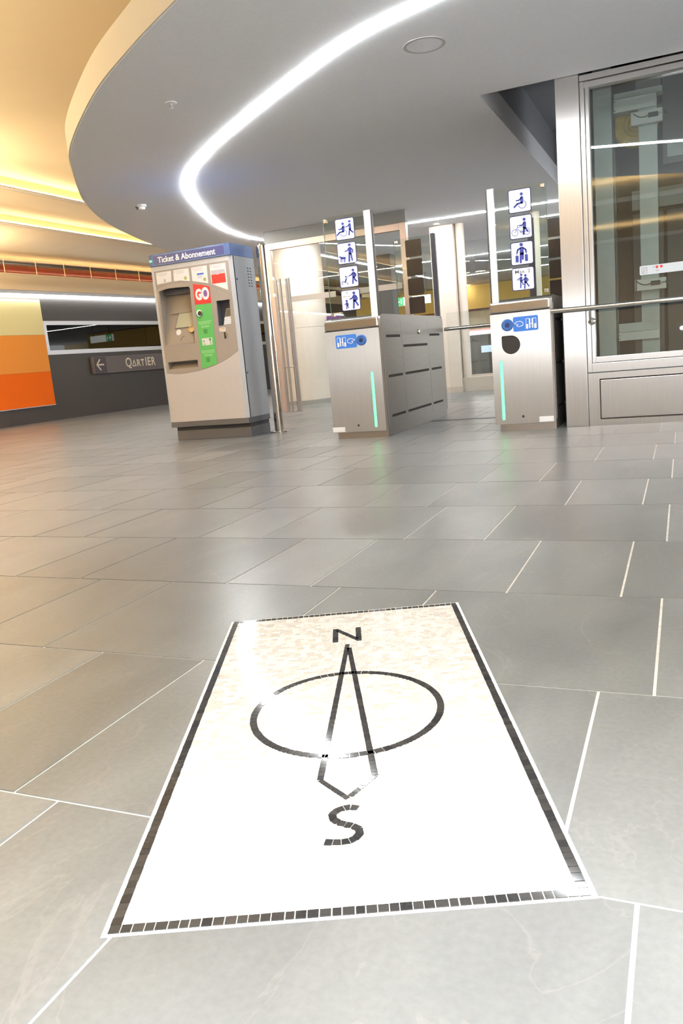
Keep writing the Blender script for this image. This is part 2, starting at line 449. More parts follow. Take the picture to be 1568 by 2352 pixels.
# warm painted upper ceiling: three boards stepping down towards the left wall, a light cove in each step
AX, BX = -7.75, -8.88
ZA, ZB, ZC = 3.26, 3.11, 2.97
struct(MB().box(AX, 8, -16, 32, ZA, 3.4).build('ceiling', 'warm_paint'))
struct(MB().box(BX, AX, -16, 32, ZB, 3.4).build('ceiling', 'warm_paint'))
struct(MB().box(-14.5, BX, -16, 32, ZC, 3.4).build('ceiling', 'warm_paint'))
for x, z, y0, y1, lab in ((AX, ZB, -15, 22.0, 'warm cove light in the ceiling step nearest the grey lowered ceiling'), (BX, ZC, -15, 22.0, 'warm cove light in the ceiling step nearest the dark wall')):
    t = root('cove_light', (x, (y0+y1)/2, z), lab, 'light', 'cove lights of the upper ceiling')
    MB().box(x+0.001, x+0.10, y0, y1, z+0.001, z+0.014).build('lip', 'soffit_edge', t)
    MB().box(x+0.001, x+0.008, y0, y1, z+0.016, z+0.050).build('led_line', 'led_warm' if x > -8 else 'led_faint', t)

# added bars, out of view, that brighten the warm ceiling behind and beside the entrance
for y, xa, xb, z, lab in ((-1.6, -7.2, 5.0, 2.90, 'added unseen warm uplight bar nearest the mosaic, behind the viewer'), (-6.5, -7.2, 5.0, 2.90, 'added unseen warm uplight bar farthest behind the viewer'),
                      (2.6, -10.4, -4.8, 2.55, 'added unseen warm uplight bar left of the viewer'), (6.2, -10.6, -7.5, 2.55, 'long added unseen warm uplight bar before the orange wall panel'), (9.0, -10.95, -9.8, 2.55, 'short added unseen warm uplight bar close to the orange wall panel')):
    t = root('added_uplight_bar', ((xa+xb)/2, y, z), lab, 'light', 'added unseen uplight bars')
    MB().box(xa, xb, y-0.05, y+0.05, z, z+0.04).build('housing', 'alu', t)
    for q in ((-0.05, 0.044) if z > 2.7 else ()): MB().box(xa, xb, y+q, y+q+0.006, z+0.04, z+0.075).build('side_lip', 'alu', t)
    MB().box(xa+0.02, xb-0.02, y-0.03, y+0.03, z+0.041, z+0.047).build('led_line', 'led_up_added' if z > 2.7 else 'led_up_left_added', t)
    for q in (0.05, 0.95): MB().tube([(xa+(xb-xa)*q, y+0.045, z+0.04), (xa+(xb-xa)*q, y+0.045, 2.97)], 0.006, 8).build('hanger', 'alu', t)

# soffit outline (plan) and the lift opening
def spline(pts, n=8):
    out = []
    P = [Vector(p) for p in pts]
    for i in range(len(P)-1):
        a = P[max(i-1, 0)]; b = P[i]; c = P[i+1]; d = P[min(i+2, len(P)-1)]
        for k in range(n):
            t = k/n
            out.append(0.5*((2*b)+(c-a)*t+(2*a-5*b+4*c-d)*t*t+(3*b-a-3*c+d)*t**3))
    out.append(P[-1]); return out
ZS = 2.47
edge = spline([(7, 0.3), (4, 0.75), (1.5, 1.55), (-0.2, 2.45), (-1.4, 3.18), (-2.27, 3.72), (-2.81, 4.06), (-3.47, 4.53), (-4.38, 5.34), (-4.91, 5.98), (-5.67, 7.03), (-6.28, 8.2), (-6.8, 9.66), (-7.08, 10.64), (-7.35, 12.5), (-7.4, 15), (-7.4, 20), (-7.4, 29)], 8)
outline = [(p.x, p.y) for p in edge]+[(7, 29)]
hole = [(-1.37, 6.262), (1.9, 6.262), (1.9, 10.3), (-1.37, 10.3)]
sf = curve_plate('soffit_ceiling', [outline, hole], 0.2, lambda u, v, t: (u, v, ZS+0.2*t), 'soffit_paint')
struct(sf); sf['label'] = 'smooth grey lowered ceiling with a curved outline'
# cream fascia along the curved edge
fa = MB(); n = len(edge)
for i in range(n-1):
    a, b = edge[i], edge[i+1]; nn = Vector(((b-a).y, -(b-a).x)).normalized()
    nn = nn if nn.dot(Vector((-1, -1))) > 0 else -nn
    e = nn*0.012
    fa.add([(a.x, a.y, ZS+0.004), (b.x, b.y, ZS+0.004), (b.x, b.y, ZS+0.2), (a.x, a.y, ZS+0.2), (a.x+e.x, a.y+e.y, ZS+0.004), (b.x+e.x, b.y+e.y, ZS+0.004), (b.x+e.x, b.y+e.y, ZS+0.2), (a.x+e.x, a.y+e.y, ZS+0.2)],
           [(0, 1, 2, 3), (4, 7, 6, 5), (0, 4, 5, 1), (3, 2, 6, 7)])
struct(fa.build('trim_1', 'soffit_edge'))['label'] = 'cream upright edge of the grey lowered ceiling'

# light strips set into the soffit
def strip(pts, wd, z, name, lab, m='led', group=None):
    P = [Vector(p) for p in pts]
    t = root(name, (P[0].x, P[0].y, z), lab, 'light', group)
    for nm, hw, z0, z1, mm in (('diffuser', wd/2, z-0.009, z-0.002, m), ('channel', wd/2+0.002, z-0.002, z-0.0004, 'white_metal')):
        vs = []; fs = []
        for i, p in enumerate(P):
            d = (P[min(i+1, len(P)-1)]-P[max(i-1, 0)]).normalized(); q = Vector((-d.y, d.x))
            for s_, zz in ((-hw, z0), (hw, z0), (hw, z1), (-hw, z1)): vs.append((p.x+q.x*s_, p.y+q.y*s_, zz))
        k = len(P)
        for i in range(k-1):
            for j in range(4): fs.append((i*4+j, i*4+(j+1) % 4, (i+1)*4+(j+1) % 4, (i+1)*4+j))
        fs += [(0, 1, 2, 3), ((k-1)*4, (k-1)*4+1, (k-1)*4+2, (k-1)*4+3)]
        MB().add(vs, fs).build(nm, mm, t)
    return t
loop = spline([(6.5, 2.0), (3.5, 2.55), (1.2, 3.35), (0, 3.93), (-0.7, 4.25), (-1.22, 4.47), (-1.76, 4.70), (-2.43, 5.17), (-3.12, 5.71), (-3.69, 6.19), (-4.30, 6.84), (-4.80, 7.71), (-5.40, 9.15), (-5.64, 10.1), (-5.66, 10.75), (-5.45, 11.20), (-4.95, 11.38), (-4.1, 11.36), (-2.8, 11.42), (-1.5, 11.48), (1.5, 11.6), (6.5, 11.7)], 8)
strip(loop, 0.036, ZS, 'led_strip', 'bright white light strip sweeping in a long curve across the grey ceiling')
FG = 'light strips over the far concourse'
strip([(-5.80, 12.55), (-5.84, 16.2)], 0.05, ZS, 'led_strip', 'white light strip seen through the glass door frame beyond the pillar', 'led_far', FG)
strip([(-5.75, 16.52), (-3.6, 16.5), (3, 16.45)], 0.05, ZS, 'led_strip', 'white light strip crossing above the far end of the passage', 'led_far', FG)
strip([(-5.88, 16.7), (-5.95, 20.4)], 0.05, ZS, 'led_strip', 'white light strip running away behind the left gate glass', 'led_far', FG)
strip([(-5.5, 20.9), (-4.4, 20.75), (3, 20.5)], 0.05, ZS, 'led_strip', 'white light strip right of the far pale pier', 'led_far', FG)
strip([(-5.96, 23.4), (-6.15, 28.4)], 0.05, ZS, 'led_strip', 'farthest white light strip running away behind the pale pier', 'led_far', FG)
strip([(-1.95, 12.7), (3, 12.95)], 0.04, ZS, 'led_strip', 'thin white light strip just left of the lift column', 'led_far', FG)

# flush ring in the soffit, small detectors
t = root('ceiling_speaker', (-1.42, 5.06, ZS), 'round flush loudspeaker with a grey ring in the grey ceiling', 'speaker')
MB().lathe((-1.42, 5.06, ZS-0.003), (0, 0, 1), [(0.128, 0), (0.128, 0.006), (0.108, 0.006), (0.108, 0.0), (0.128, 0)], 40).build('ring', 'grey_print', t)
MB().lathe((-1.42, 5.06, ZS-0.002), (0, 0, 1), [(0.107, 0), (0.107, 0.006)], 40).build('cover', 'soffit_paint', t)
t = root('smoke_detector', (-5.32, 7.48, ZS), 'small white ceiling detector above and left of the ticket machine', 'detector')
MB().lathe((-5.32, 7.48, ZS), (0, 0, -1), [(0.055, 0), (0.055, 0.02), (0.03, 0.026)], 20).build('base', 'white_metal', t)
MB().lathe((-5.32, 7.48, ZS-0.024), (0, 0, -1), [(0.04, 0), (0.034, 0.022), (0.012, 0.03)], 20).build('head', 'white_metal', t)
MB().lathe((-5.345, 7.455, ZS-0.018), (-0.6, -0.6, -0.6), [(0.018, 0), (0.016, 0.03)], 12).build('sensor_eye', 'dark_steel', t)
t = root('sprinkler_head', (-3.18, 4.96, ZS), 'tiny recessed sprinkler in the grey ceiling near its curved edge', 'sprinkler')
MB().lathe((-3.18, 4.96, ZS), (0, 0, -1), [(0.04, 0), (0.04, 0.004), (0.02, 0.006)], 20).build('rosette', 'white_metal', t)
MB().lathe((-3.18, 4.96, ZS-0.004), (0, 0, -1), [(0.01, 0), (0.008, 0.022), (0.016, 0.024), (0.016, 0.028)], 12).build('nozzle', 'steel_bright', t)

# left wall, local frame: x = into the room, y = along the wall, z = up
wl = struct(place_wall(MB().box(-0.3, 0, -26, 1.04, 0, 2.40).box(-0.3, 0, 1.04, 18, 0, 1.24).box(-0.3, 0, 1.04, 18, 1.86, 2.40).box(-0.3, 0, 9.6, 18, 1.24, 1.86).build('wall_left', 'dark_cladding')))
wl['label'] = 'dark brown clad wall on the left'
w1 = bpy.data.objects.new('window_1', None); COL.objects.link(w1); place_wall(w1); w1['origin'] = [0, 0, 0]; struct(w1)
w1['label'] = 'long low dark window in a pale frame on the left wall'
MB().box(-0.04, 0.012, 0.98, 9.7, 1.79, 1.865).build('top_rail', 'alu', w1)
MB().box(-0.04, 0.012, 0.98, 9.7, 1.235, 1.315).build('bottom_rail', 'alu', w1)
MB().box(-0.04, 0.012, 0.98, 1.06, 1.315, 1.79).build('stile', 'alu', w1)
for k in range(3): MB().box(-0.028, -0.018, 1.06+2.86*k, 1.06+2.86*(k+1)-0.008, 1.315, 1.79).build('pane', 'dark_pane', w1)
MB().box(-1.5, -0.3, 0.9, 9.8, 1.20, 1.24).box(-1.55, -1.5, 0.9, 9.8, 1.2, 1.9).box(-1.5, -0.3, 0.85, 0.9, 1.2, 1.9).box(-1.5, -0.3, 9.8, 9.85, 1.2, 1.9).box(-1.5, -0.3, 0.9, 9.8, 1.86, 1.9).build('niche', 'void', w1)
for k, (yy, l) in enumerate(((2.3, 0.5), (2.75, 0.3), (3.1, 0.6), (3.6, 0.25), (4.0, 0.5))):
    MB().box(-0.9-0.1*(k % 2), -0.7, yy, yy+l*0.7, 1.24, 1.27+0.03*(k % 3)).build('sill_block', 'recess', w1)

ap = wall_root('colour_panel', 'tall wall panel in bands of pale yellow, light orange and deep orange', 'wall panel')
for nm, z0, z1, m in (('yellow_band', 1.61, 2.25, 'band_yellow'), ('light_orange_band', 0.93, 1.61, 'band_light_orange'), ('orange_band', 0.305, 0.93, 'band_orange')):
    MB().box(0.002, 0.035, -6.0, 0.97, z0, z1-0.003).build(nm, m, ap)
MB().box(0.0, 0.04, -6.0, 0.975, 0.292, 0.305).build('edge_profile', 'alu', ap)

ds = wall_root('direction_sign', 'dark grey box sign with a white left arrow on the dark wall', 'sign')
MB().box(0.0, 0.085, 2.09, 5.4, 0.805, 1.145).build('box', 'sign_grey', ds, 0.004)
MB().box(0.082, 0.088, 2.10, 2.44, 0.81, 1.14).build('arrow_field', 'sign_dark', ds)
fw = lambda u, v, t: (0.0885+0.002*t, u, v)
k = Ink(fw); k.cap([(2.36, 0.985), (2.17, 0.985)], 0.03); k.cap([(2.26, 1.085), (2.165, 0.985), (2.26, 0.885)], 0.03); k.mb.build('arrow', 'cream_letter', ds)
fo = lambda oy: (lambda u, v, t: (0.086+0.003*t, oy+u, 0.905+v))
x = 3.02
for ch, sz, wd, gap in (('Q', 0.27, 0.19, 0.02), ('A', 0.0, 0.135, 0.0), ('R', 0.20, 0.115, 0.02), ('T', 0.20, 0.115, 0.03), ('I', 0.25, 0.03, 0.04), ('E', 0.25, 0.105, 0.03), ('R', 0.25, 0.125, 0.03)):
    if ch == 'A':
        kk = Ink(fw); kk.cap([(x+0.01, 0.915), (x+0.065, 1.03), (x+0.12, 0.915), (x+0.01, 0.915)], 0.024); kk.mb.build('letter', 'cream_letter', ds); x += wd+0.015; continue
    text_mb(ch, sz, fo(x), bold=0.004, align='LEFT', width=wd).build('letter', 'cream_letter', ds); x += wd+gap

wt = wall_root('wall_light_strip', 'long white light tube along the top of the dark left wall', 'light')
MB().box(0.01, 0.075, -20, 12, 2.300, 2.340).build('tube', 'led_wall', wt)
MB().box(0.0, 0.10, -20, 12, 2.341, 2.40).build('housing', 'alu', wt)
tb = struct(place_wall(MB().box(-0.3, 0.14, -26, 18, 2.40, 2.655).build('trim_2', 'cream_board')))
tb['label'] = 'cream bulkhead above the left light tube'
wc = wall_root('bulkhead_uplight', 'warm uplight hidden on top of the cream bulkhead below the red pipe', 'light')
MB().box(0.075, 0.112, -20, 12, 2.657, 2.663).build('led_line', 'led_wall_up', wc)
MB().box(0.118, 0.14, -20, 12, 2.656, 2.69).build('lip', 'cream_board', wc)
struct(place_wall(MB().box(-1.2, -1.1, -26, 18, 2.4, 3.3).build('wall_recess', 'void')))
pr = wall_root('red_pipe', 'thick dark red pipe in the gap above the cream bulkhead', 'pipe')
MB().tube([(-0.18, -20, 2.79), (-0.18, 14, 2.79)], 0.105, 16).build('pipe_run', 'pipe_red', pr)
for y in (-1.2, -0.45, 0.33, 1.07, 1.78, 2.50, 3.24, 3.98, 4.7, 5.4):
    MB().tube([(-0.03, y, 2.66), (-0.03, y, 3.02)], 0.0065, 8).build('hanger_rod', 'rod', pr)
pr2 = wall_root('thin_pipe', 'thinner rusty pipe behind the thick red pipe', 'pipe')
MB().tube([(-0.42, -20, 2.90), (-0.42, 14, 2.90)], 0.04, 12).build('pipe_run', 'pipe_red', pr2)
for y in range(-4, 8, 2): MB().tube([(-0.42, y, 2.86), (-0.42, y+0.06, 2.86)], 0.052, 12).build('clamp', 'dark_steel', pr2)

# other sides of the concourse, out of the picture or far away
struct(MB().box(-14, 8, 29.5, 29.8, 0, 3.3).build('wall_far', 'far_cream'))
struct(MB().box(-14, 8, -9.3, -9.0, 0, 3.26).build('wall_back', 'far_beige'))

# ================================================================== COMPASS MOSAIC
mo = root('compass_mosaic', (MC.x, MC.y, 0), 'white and black stone compass mosaic with N and S set into the floor', 'floor mosaic', rz=MA)
MB().add([(-MHW, -MHH, -0.02), (MHW, -MHH, -0.02), (MHW, MHH, -0.02), (-MHW, MHH, -0.02), (-MHW, -MHH, -0.0006), (MHW, -MHH, -0.0006), (MHW, MHH, -0.0006), (-MHW, MHH, -0.0006)],
         [(0, 3, 2, 1), (4, 5, 6, 7), (0, 1, 5, 4), (1, 2, 6, 5), (2, 3, 7, 6), (3, 0, 4, 7)]).build('grout_bed', 'mosaic_grout', mo)
IW, IH = 0.3015, 0.5945          # outer edge of the black border
BWD = 0.0138
black = []                       # quads in local coordinates
def seg_quads(pts, wd, pitch, gap=0.0007, closed=False):
    """cut a band along a polyline into stones"""
    P = [Vector(p) for p in pts]
    if closed: P.append(P[0])
    L = [0]
    for a, b in zip(P, P[1:]): L.append(L[-1]+(b-a).length)
    def at(s):
        s = max(0, min(L[-1], s))
        for i in range(len(P)-1):
            if s <= L[i+1] or i == len(P)-2:
                q = (s-L[i])/max(1e-9, L[i+1]-L[i]); d = (P[i+1]-P[i]).normalized(); return P[i].lerp(P[i+1], q), d
    m = max(1, round(L[-1]/pitch)); st = L[-1]/m
    cuts = [0]+[st*i+random.uniform(-0.12, 0.12)*st for i in range(1, m)]+[L[-1]]
    for s0, s1 in zip(cuts, cuts[1:]):
        g = gap*random.uniform(0.6, 1.3)
        (a, da), (b, db) = at(s0+g), at(s1-g)
        na, nb = Vector((-da.y, da.x)), Vector((-db.y, db.x)); h = wd/2*random.uniform(0.95, 1.04)
        black.append([a-na*h, b-nb*h, b+nb*h, a+na*h])
h = BWD/2
seg_quads([(-IW, -IH+h), (IW, -IH+h)], BWD, 0.0148)
seg_quads([(-IW, IH-h), (IW, IH-h)], BWD, 0.0148)
for sx in (-1, 1): seg_quads([(sx*(IW-h), -IH+BWD), (sx*(IW-h), IH-BWD)], BWD, 0.0146)
CR = 0.1832; CC = Vector((0.002, -0.011))
seg_quads([CC+Vector((CR*math.cos(2*pi*i/96), CR*math.sin(2*pi*i/96))) for i in range(96)], 0.0142, 0.0150, closed=True)
NDL = [(0.0062, 0.350), (-0.0435, -0.268)]; NDR = [(0.0098, 0.3255), (0.0468, -0.268)]
seg_quads(NDL, 0.0112, 0.0122, 0.0004); seg_quads(NDR, 0.0112, 0.0122, 0.0004)
TL_ = [(-0.0440, -0.2690), (0.0018, -0.331)]; TR_ = [(0.0470, -0.2690), (0.0050, -0.325)]
seg_quads(TL_, 0.0092, 0.0125); seg_quads(TR_, 0.0092, 0.0125)
NL1 = [(-0.0232, 0.370), (-0.0232, 0.4665)]; NL2 = [(0.0342, 0.368), (0.0342, 0.4655)]; NL3 = [(-0.0200, 0.457), (0.0310, 0.379)]
for q in (NL1, NL2): seg_quads(q, 0.0138, 0.0160)
seg_quads(NL3, 0.0125, 0.0165)
SS = [(0.0172, -0.3605), (0.0053, -0.3556), (-0.005, -0.3570), (-0.0162, -0.3628), (-0.0232, -0.3745), (-0.0197, -0.3863), (-0.010, -0.3965), (0.0025, -0.4030), (0.0137, -0.4100), (0.0183, -0.4197), (0.0160, -0.4305), (0.0065, -0.4405), (-0.0079, -0.4440), (-0.0196, -0.4428), (-0.0330, -0.4400)]
SSp = spline(SS, 5)
seg_quads(SSp, 0.0132, 0.0117)
def seg_dist(p, a, b):
    a = Vector(a); b = Vector(b); ab = b-a; t_ = max(0, min(1, (p-a).dot(ab)/ab.length_squared)); return (p-a-ab*t_).length
lines = [(NDL, 0.0056), (NDR, 0.0056), (TL_, 0.0046), (TR_, 0.0046), (NL1, 0.0069), (NL2, 0.0069), (NL3, 0.006)]
def in_black(p, pad):
    if abs((p-CC).length-CR) < 0.0071+pad: return True
    for (a, b), hw in lines:
        if seg_dist(p, a, b) < hw+pad: return True
    if abs(p.x) < 0.05 and -0.46 < p.y < -0.34:
        for a, b in zip(SSp, SSp[1:]):
            if seg_dist(p, a, b) < 0.0066+pad: return True
    return False
def stone(mb, q, top):
    n_ = len(q); mb.add([(v.x, v.y, -0.006) for v in q]+[(v.x, v.y, top) for v in q], [tuple(range(n_, 2*n_))]+[(i, (i+1) % n_, n_+(i+1) % n_, n_+i) for i in range(n_)])
wm = MB(); y = -IH+BWD+0.0006
while y < IH-BWD-0.005:
    hgt = random.uniform(0.0118, 0.0140); hgt = min(hgt, IH-BWD-0.0006-y)
    x = -IW+BWD+0.0006
    while x < IW-BWD-0.003:
        ln = random.uniform(0.011, 0.021); ln = min(ln, IW-BWD-0.0006-x)
        if IW-BWD-(x+ln) < 0.006: ln = IW-BWD-0.0006-x
        parts = [(x, x+ln)]
        c = Vector((x+ln/2, y+hgt/2))
        if in_black(c, 0.012):     # cut smaller stones beside the black lines
            parts = []; m_ = 5
            for a in range(m_):
                xa, xb = x+ln*a/m_, x+ln*(a+1)/m_
                for yy0, yy1 in ((y, y+hgt/2), (y+hgt/2, y+hgt)):
                    if not in_black(Vector(((xa+xb)/2, (yy0+yy1)/2)), 0.0006):
                        stone(wm, [Vector((xa+0.0001, yy0+0.0001)), Vector((xb-0.0001, yy0+0.0001)), Vector((xb-0.0001, yy1-0.0001)), Vector((xa+0.0001, yy1-0.0001))], 0.0003)
        for xa, xb in parts:
            g = 0.00035
            stone(wm, [Vector((xa+g, y+g)), Vector((xb-g, y+g+random.uniform(0, .0004))), Vector((xb-g, y+hgt-g)), Vector((xa+g, y+hgt-g-random.uniform(0, .0004)))], 0.0004+random.uniform(-.0002, .0002))
        x += ln
    y += hgt
stuff(wm.build('white_stones', 'white_marble', mo))
def w2(q): c = sum(q, Vector((0, 0)))/4; p = MC+MU*c.x+MV*c.y; return (Vector((p.x, p.y, 0))-CAM).length
black.sort(key=w2)
for q in black[:296]:
    mb = MB(); stone(mb, q, 0.0007); mb.build('stone', 'black_marble', mo)
mb = MB()
for q in black[296:]: stone(mb, q, 0.0007)
stuff(mb.build('far_stones', 'black_marble', mo))

# ================================================================== PICTOGRAM SIGNS
def sign_plate(par, xc, zc, Y, draw, frame=None):
    """0.16 m square sign on glass; draw(ink, s) in digitised artwork units mapped by frame (TL, TR, BL)"""
    hs = 0.08
    p = MB().prism(rrect(xc-hs-0.004, xc+hs+0.004, zc-hs-0.004, zc+hs+0.004, 0.017), front(Y, 0.002)).build('sign_plate', 'sign_border', par)
    MB().prism(rrect(xc-hs+0.002, xc+hs-0.002, zc-hs+0.002, zc+hs-0.002, 0.012), front(Y-0.002, 0.0008)).build('sign_face', 'sign_white', p)
    if draw is None: return p
    (ax, ay), (bx, by), (cx, cy) = frame
    ux, uy, vx, vy = bx-ax, by-ay, cx-ax, cy-ay; det = ux*vy-uy*vx
    def f(u, v, t):
        px, py = u-ax, v-ay
        a = (px*vy-py*vx)/det; b = (ux*py-uy*px)/det
        return (xc-hs+0.16*a, Y-0.0028-0.0006*t, zc+hs-0.16*b)
    k = Ink(f); draw(k); k.mb.build('pictogram', 'pictogram_blue', p)
    return p
def d_chair_push(k):
    k.disc(408, 310, 29); k.cap([(425, 375), (425, 470)], 58); k.cap([(418, 378), (375, 430), (328, 438)], 24); k.cap([(425, 480), (350, 500), (297, 562)], 32)
    k.ring(437, 515, 70, 11, -65, 165); k.disc(552, 260, 29); k.cap([(560, 325), (572, 425)], 50); k.cap([(545, 330), (520, 365), (478, 382)], 22); k.cap([(560, 430), (557, 555)], 30); k.cap([(575, 430), (595, 465), (638, 498)], 30)
def d_dog(k):
    k.disc(553, 770, 31); k.cap([(565, 850), (572, 945)], 70); k.cap([(545, 840), (510, 895), (462, 912)], 24); k.cap([(590, 840), (628, 880), (625, 930)], 26); k.cap([(556, 960), (557, 1120)], 38); k.cap([(588, 950), (622, 1098)], 32)
    k.cap([(385, 1055), (455, 1055)], 50); k.cap([(345, 1030), (380, 1045)], 28); k.cap([(372, 1060), (366, 1130)], 14); k.cap([(395, 1070), (392, 1148)], 14); k.cap([(445, 1070), (441, 1142)], 14); k.cap([(465, 1060), (463, 1142)], 14); k.cap([(465, 1040), (500, 1022)], 7); k.cap([(470, 930), (405, 1015)], 4)
def d_pram(k):
    k.disc(634, 1317, 29); k.cap([(648, 1385), (655, 1455)], 64); k.cap([(625, 1380), (600, 1420), (562, 1438)], 24); k.cap([(670, 1370), (698, 1410), (695, 1448)], 24); k.cap([(642, 1470), (638, 1600)], 32); k.cap([(660, 1465), (685, 1525), (718, 1552)], 30)
    k.disc(483, 1460, 19); k.cap([(560, 1440), (505, 1480), (470, 1575)], 8); k.cap([(490, 1510), (474, 1570)], 28); k.cap([(470, 1575), (425, 1562), (385, 1585)], 12); k.cap([(410, 1595), (510, 1585)], 7); k.ring(405, 1622, 16, 7); k.ring(525, 1610, 16, 7)
def d_child(k):
    k.disc(653, 1810, 31); k.cap([(665, 1880), (675, 1960)], 74); k.cap([(640, 1885), (610, 1930), (570, 1942)], 26); k.cap([(695, 1870), (728, 1915), (722, 1958)], 26); k.cap([(660, 1975), (660, 2130)], 38); k.cap([(685, 1970), (752, 2068)], 36)
    k.disc(500, 1982, 24); k.cap([(507, 2030), (512, 2070)], 46); k.cap([(490, 2030), (462, 2063)], 16); k.cap([(528, 2030), (540, 2072)], 16); k.cap([(508, 2080), (507, 2150)], 22); k.cap([(520, 2080), (548, 2128)], 18)
def d_chair(k):
    k.disc(551, 203, 30); k.cap([(558, 275), (562, 360)], 62); k.cap([(550, 275), (505, 322), (452, 330)], 24); k.cap([(560, 368), (470, 395), (412, 455)], 34); k.ring(568, 400, 76, 11, -60, 165)
def d_bike(k):
    k.disc(606, 697, 30); k.cap([(615, 765), (615, 850)], 62); k.cap([(600, 770), (565, 810), (522, 815)], 22); k.cap([(605, 860), (600, 980)], 40); k.cap([(625, 860), (685, 928)], 32)
    k.ring(427, 955, 62, 9); k.ring(663, 925, 62, 9); k.cap([(520, 812), (475, 820), (478, 850), (430, 955)], 9); k.cap([(478, 850), (590, 840)], 8); k.cap([(470, 880), (550, 935), (663, 925)], 9); k.ring(552, 938, 20, 8)
def d_cases(k):
    k.disc(547, 1190, 34); k.cap([(555, 1270), (560, 1350)], 78); k.cap([(530, 1255), (480, 1290), (465, 1352)], 30); k.cap([(580, 1247), (633, 1282), (645, 1332)], 30); k.cap([(540, 1360), (540, 1525)], 40); k.cap([(580, 1350), (580, 1460)], 36)
    k.poly([(435, 1405), (495, 1400), (500, 1525), (440, 1530)]); k.poly([(618, 1380), (675, 1372), (682, 1500), (625, 1505)]); k.cap([(465, 1402), (464, 1375)], 12); k.cap([(646, 1376), (645, 1350)], 12)
def d_two(k):
    k.disc(550, 1770, 23); k.cap([(550, 1828), (548, 1880)], 50); k.cap([(530, 1832), (480, 1872)], 17); k.cap([(547, 1890), (547, 2018)], 24); k.cap([(558, 1890), (600, 1958)], 20)
    k.disc(633, 1780, 25); k.cap([(640, 1838), (640, 1900)], 58); k.cap([(620, 1840), (577, 1884)], 19); k.cap([(663, 1832), (690, 1860), (680, 1885)], 19); k.cap([(628, 1910), (626, 2028)], 27); k.cap([(648, 1905), (708, 1983)], 25)

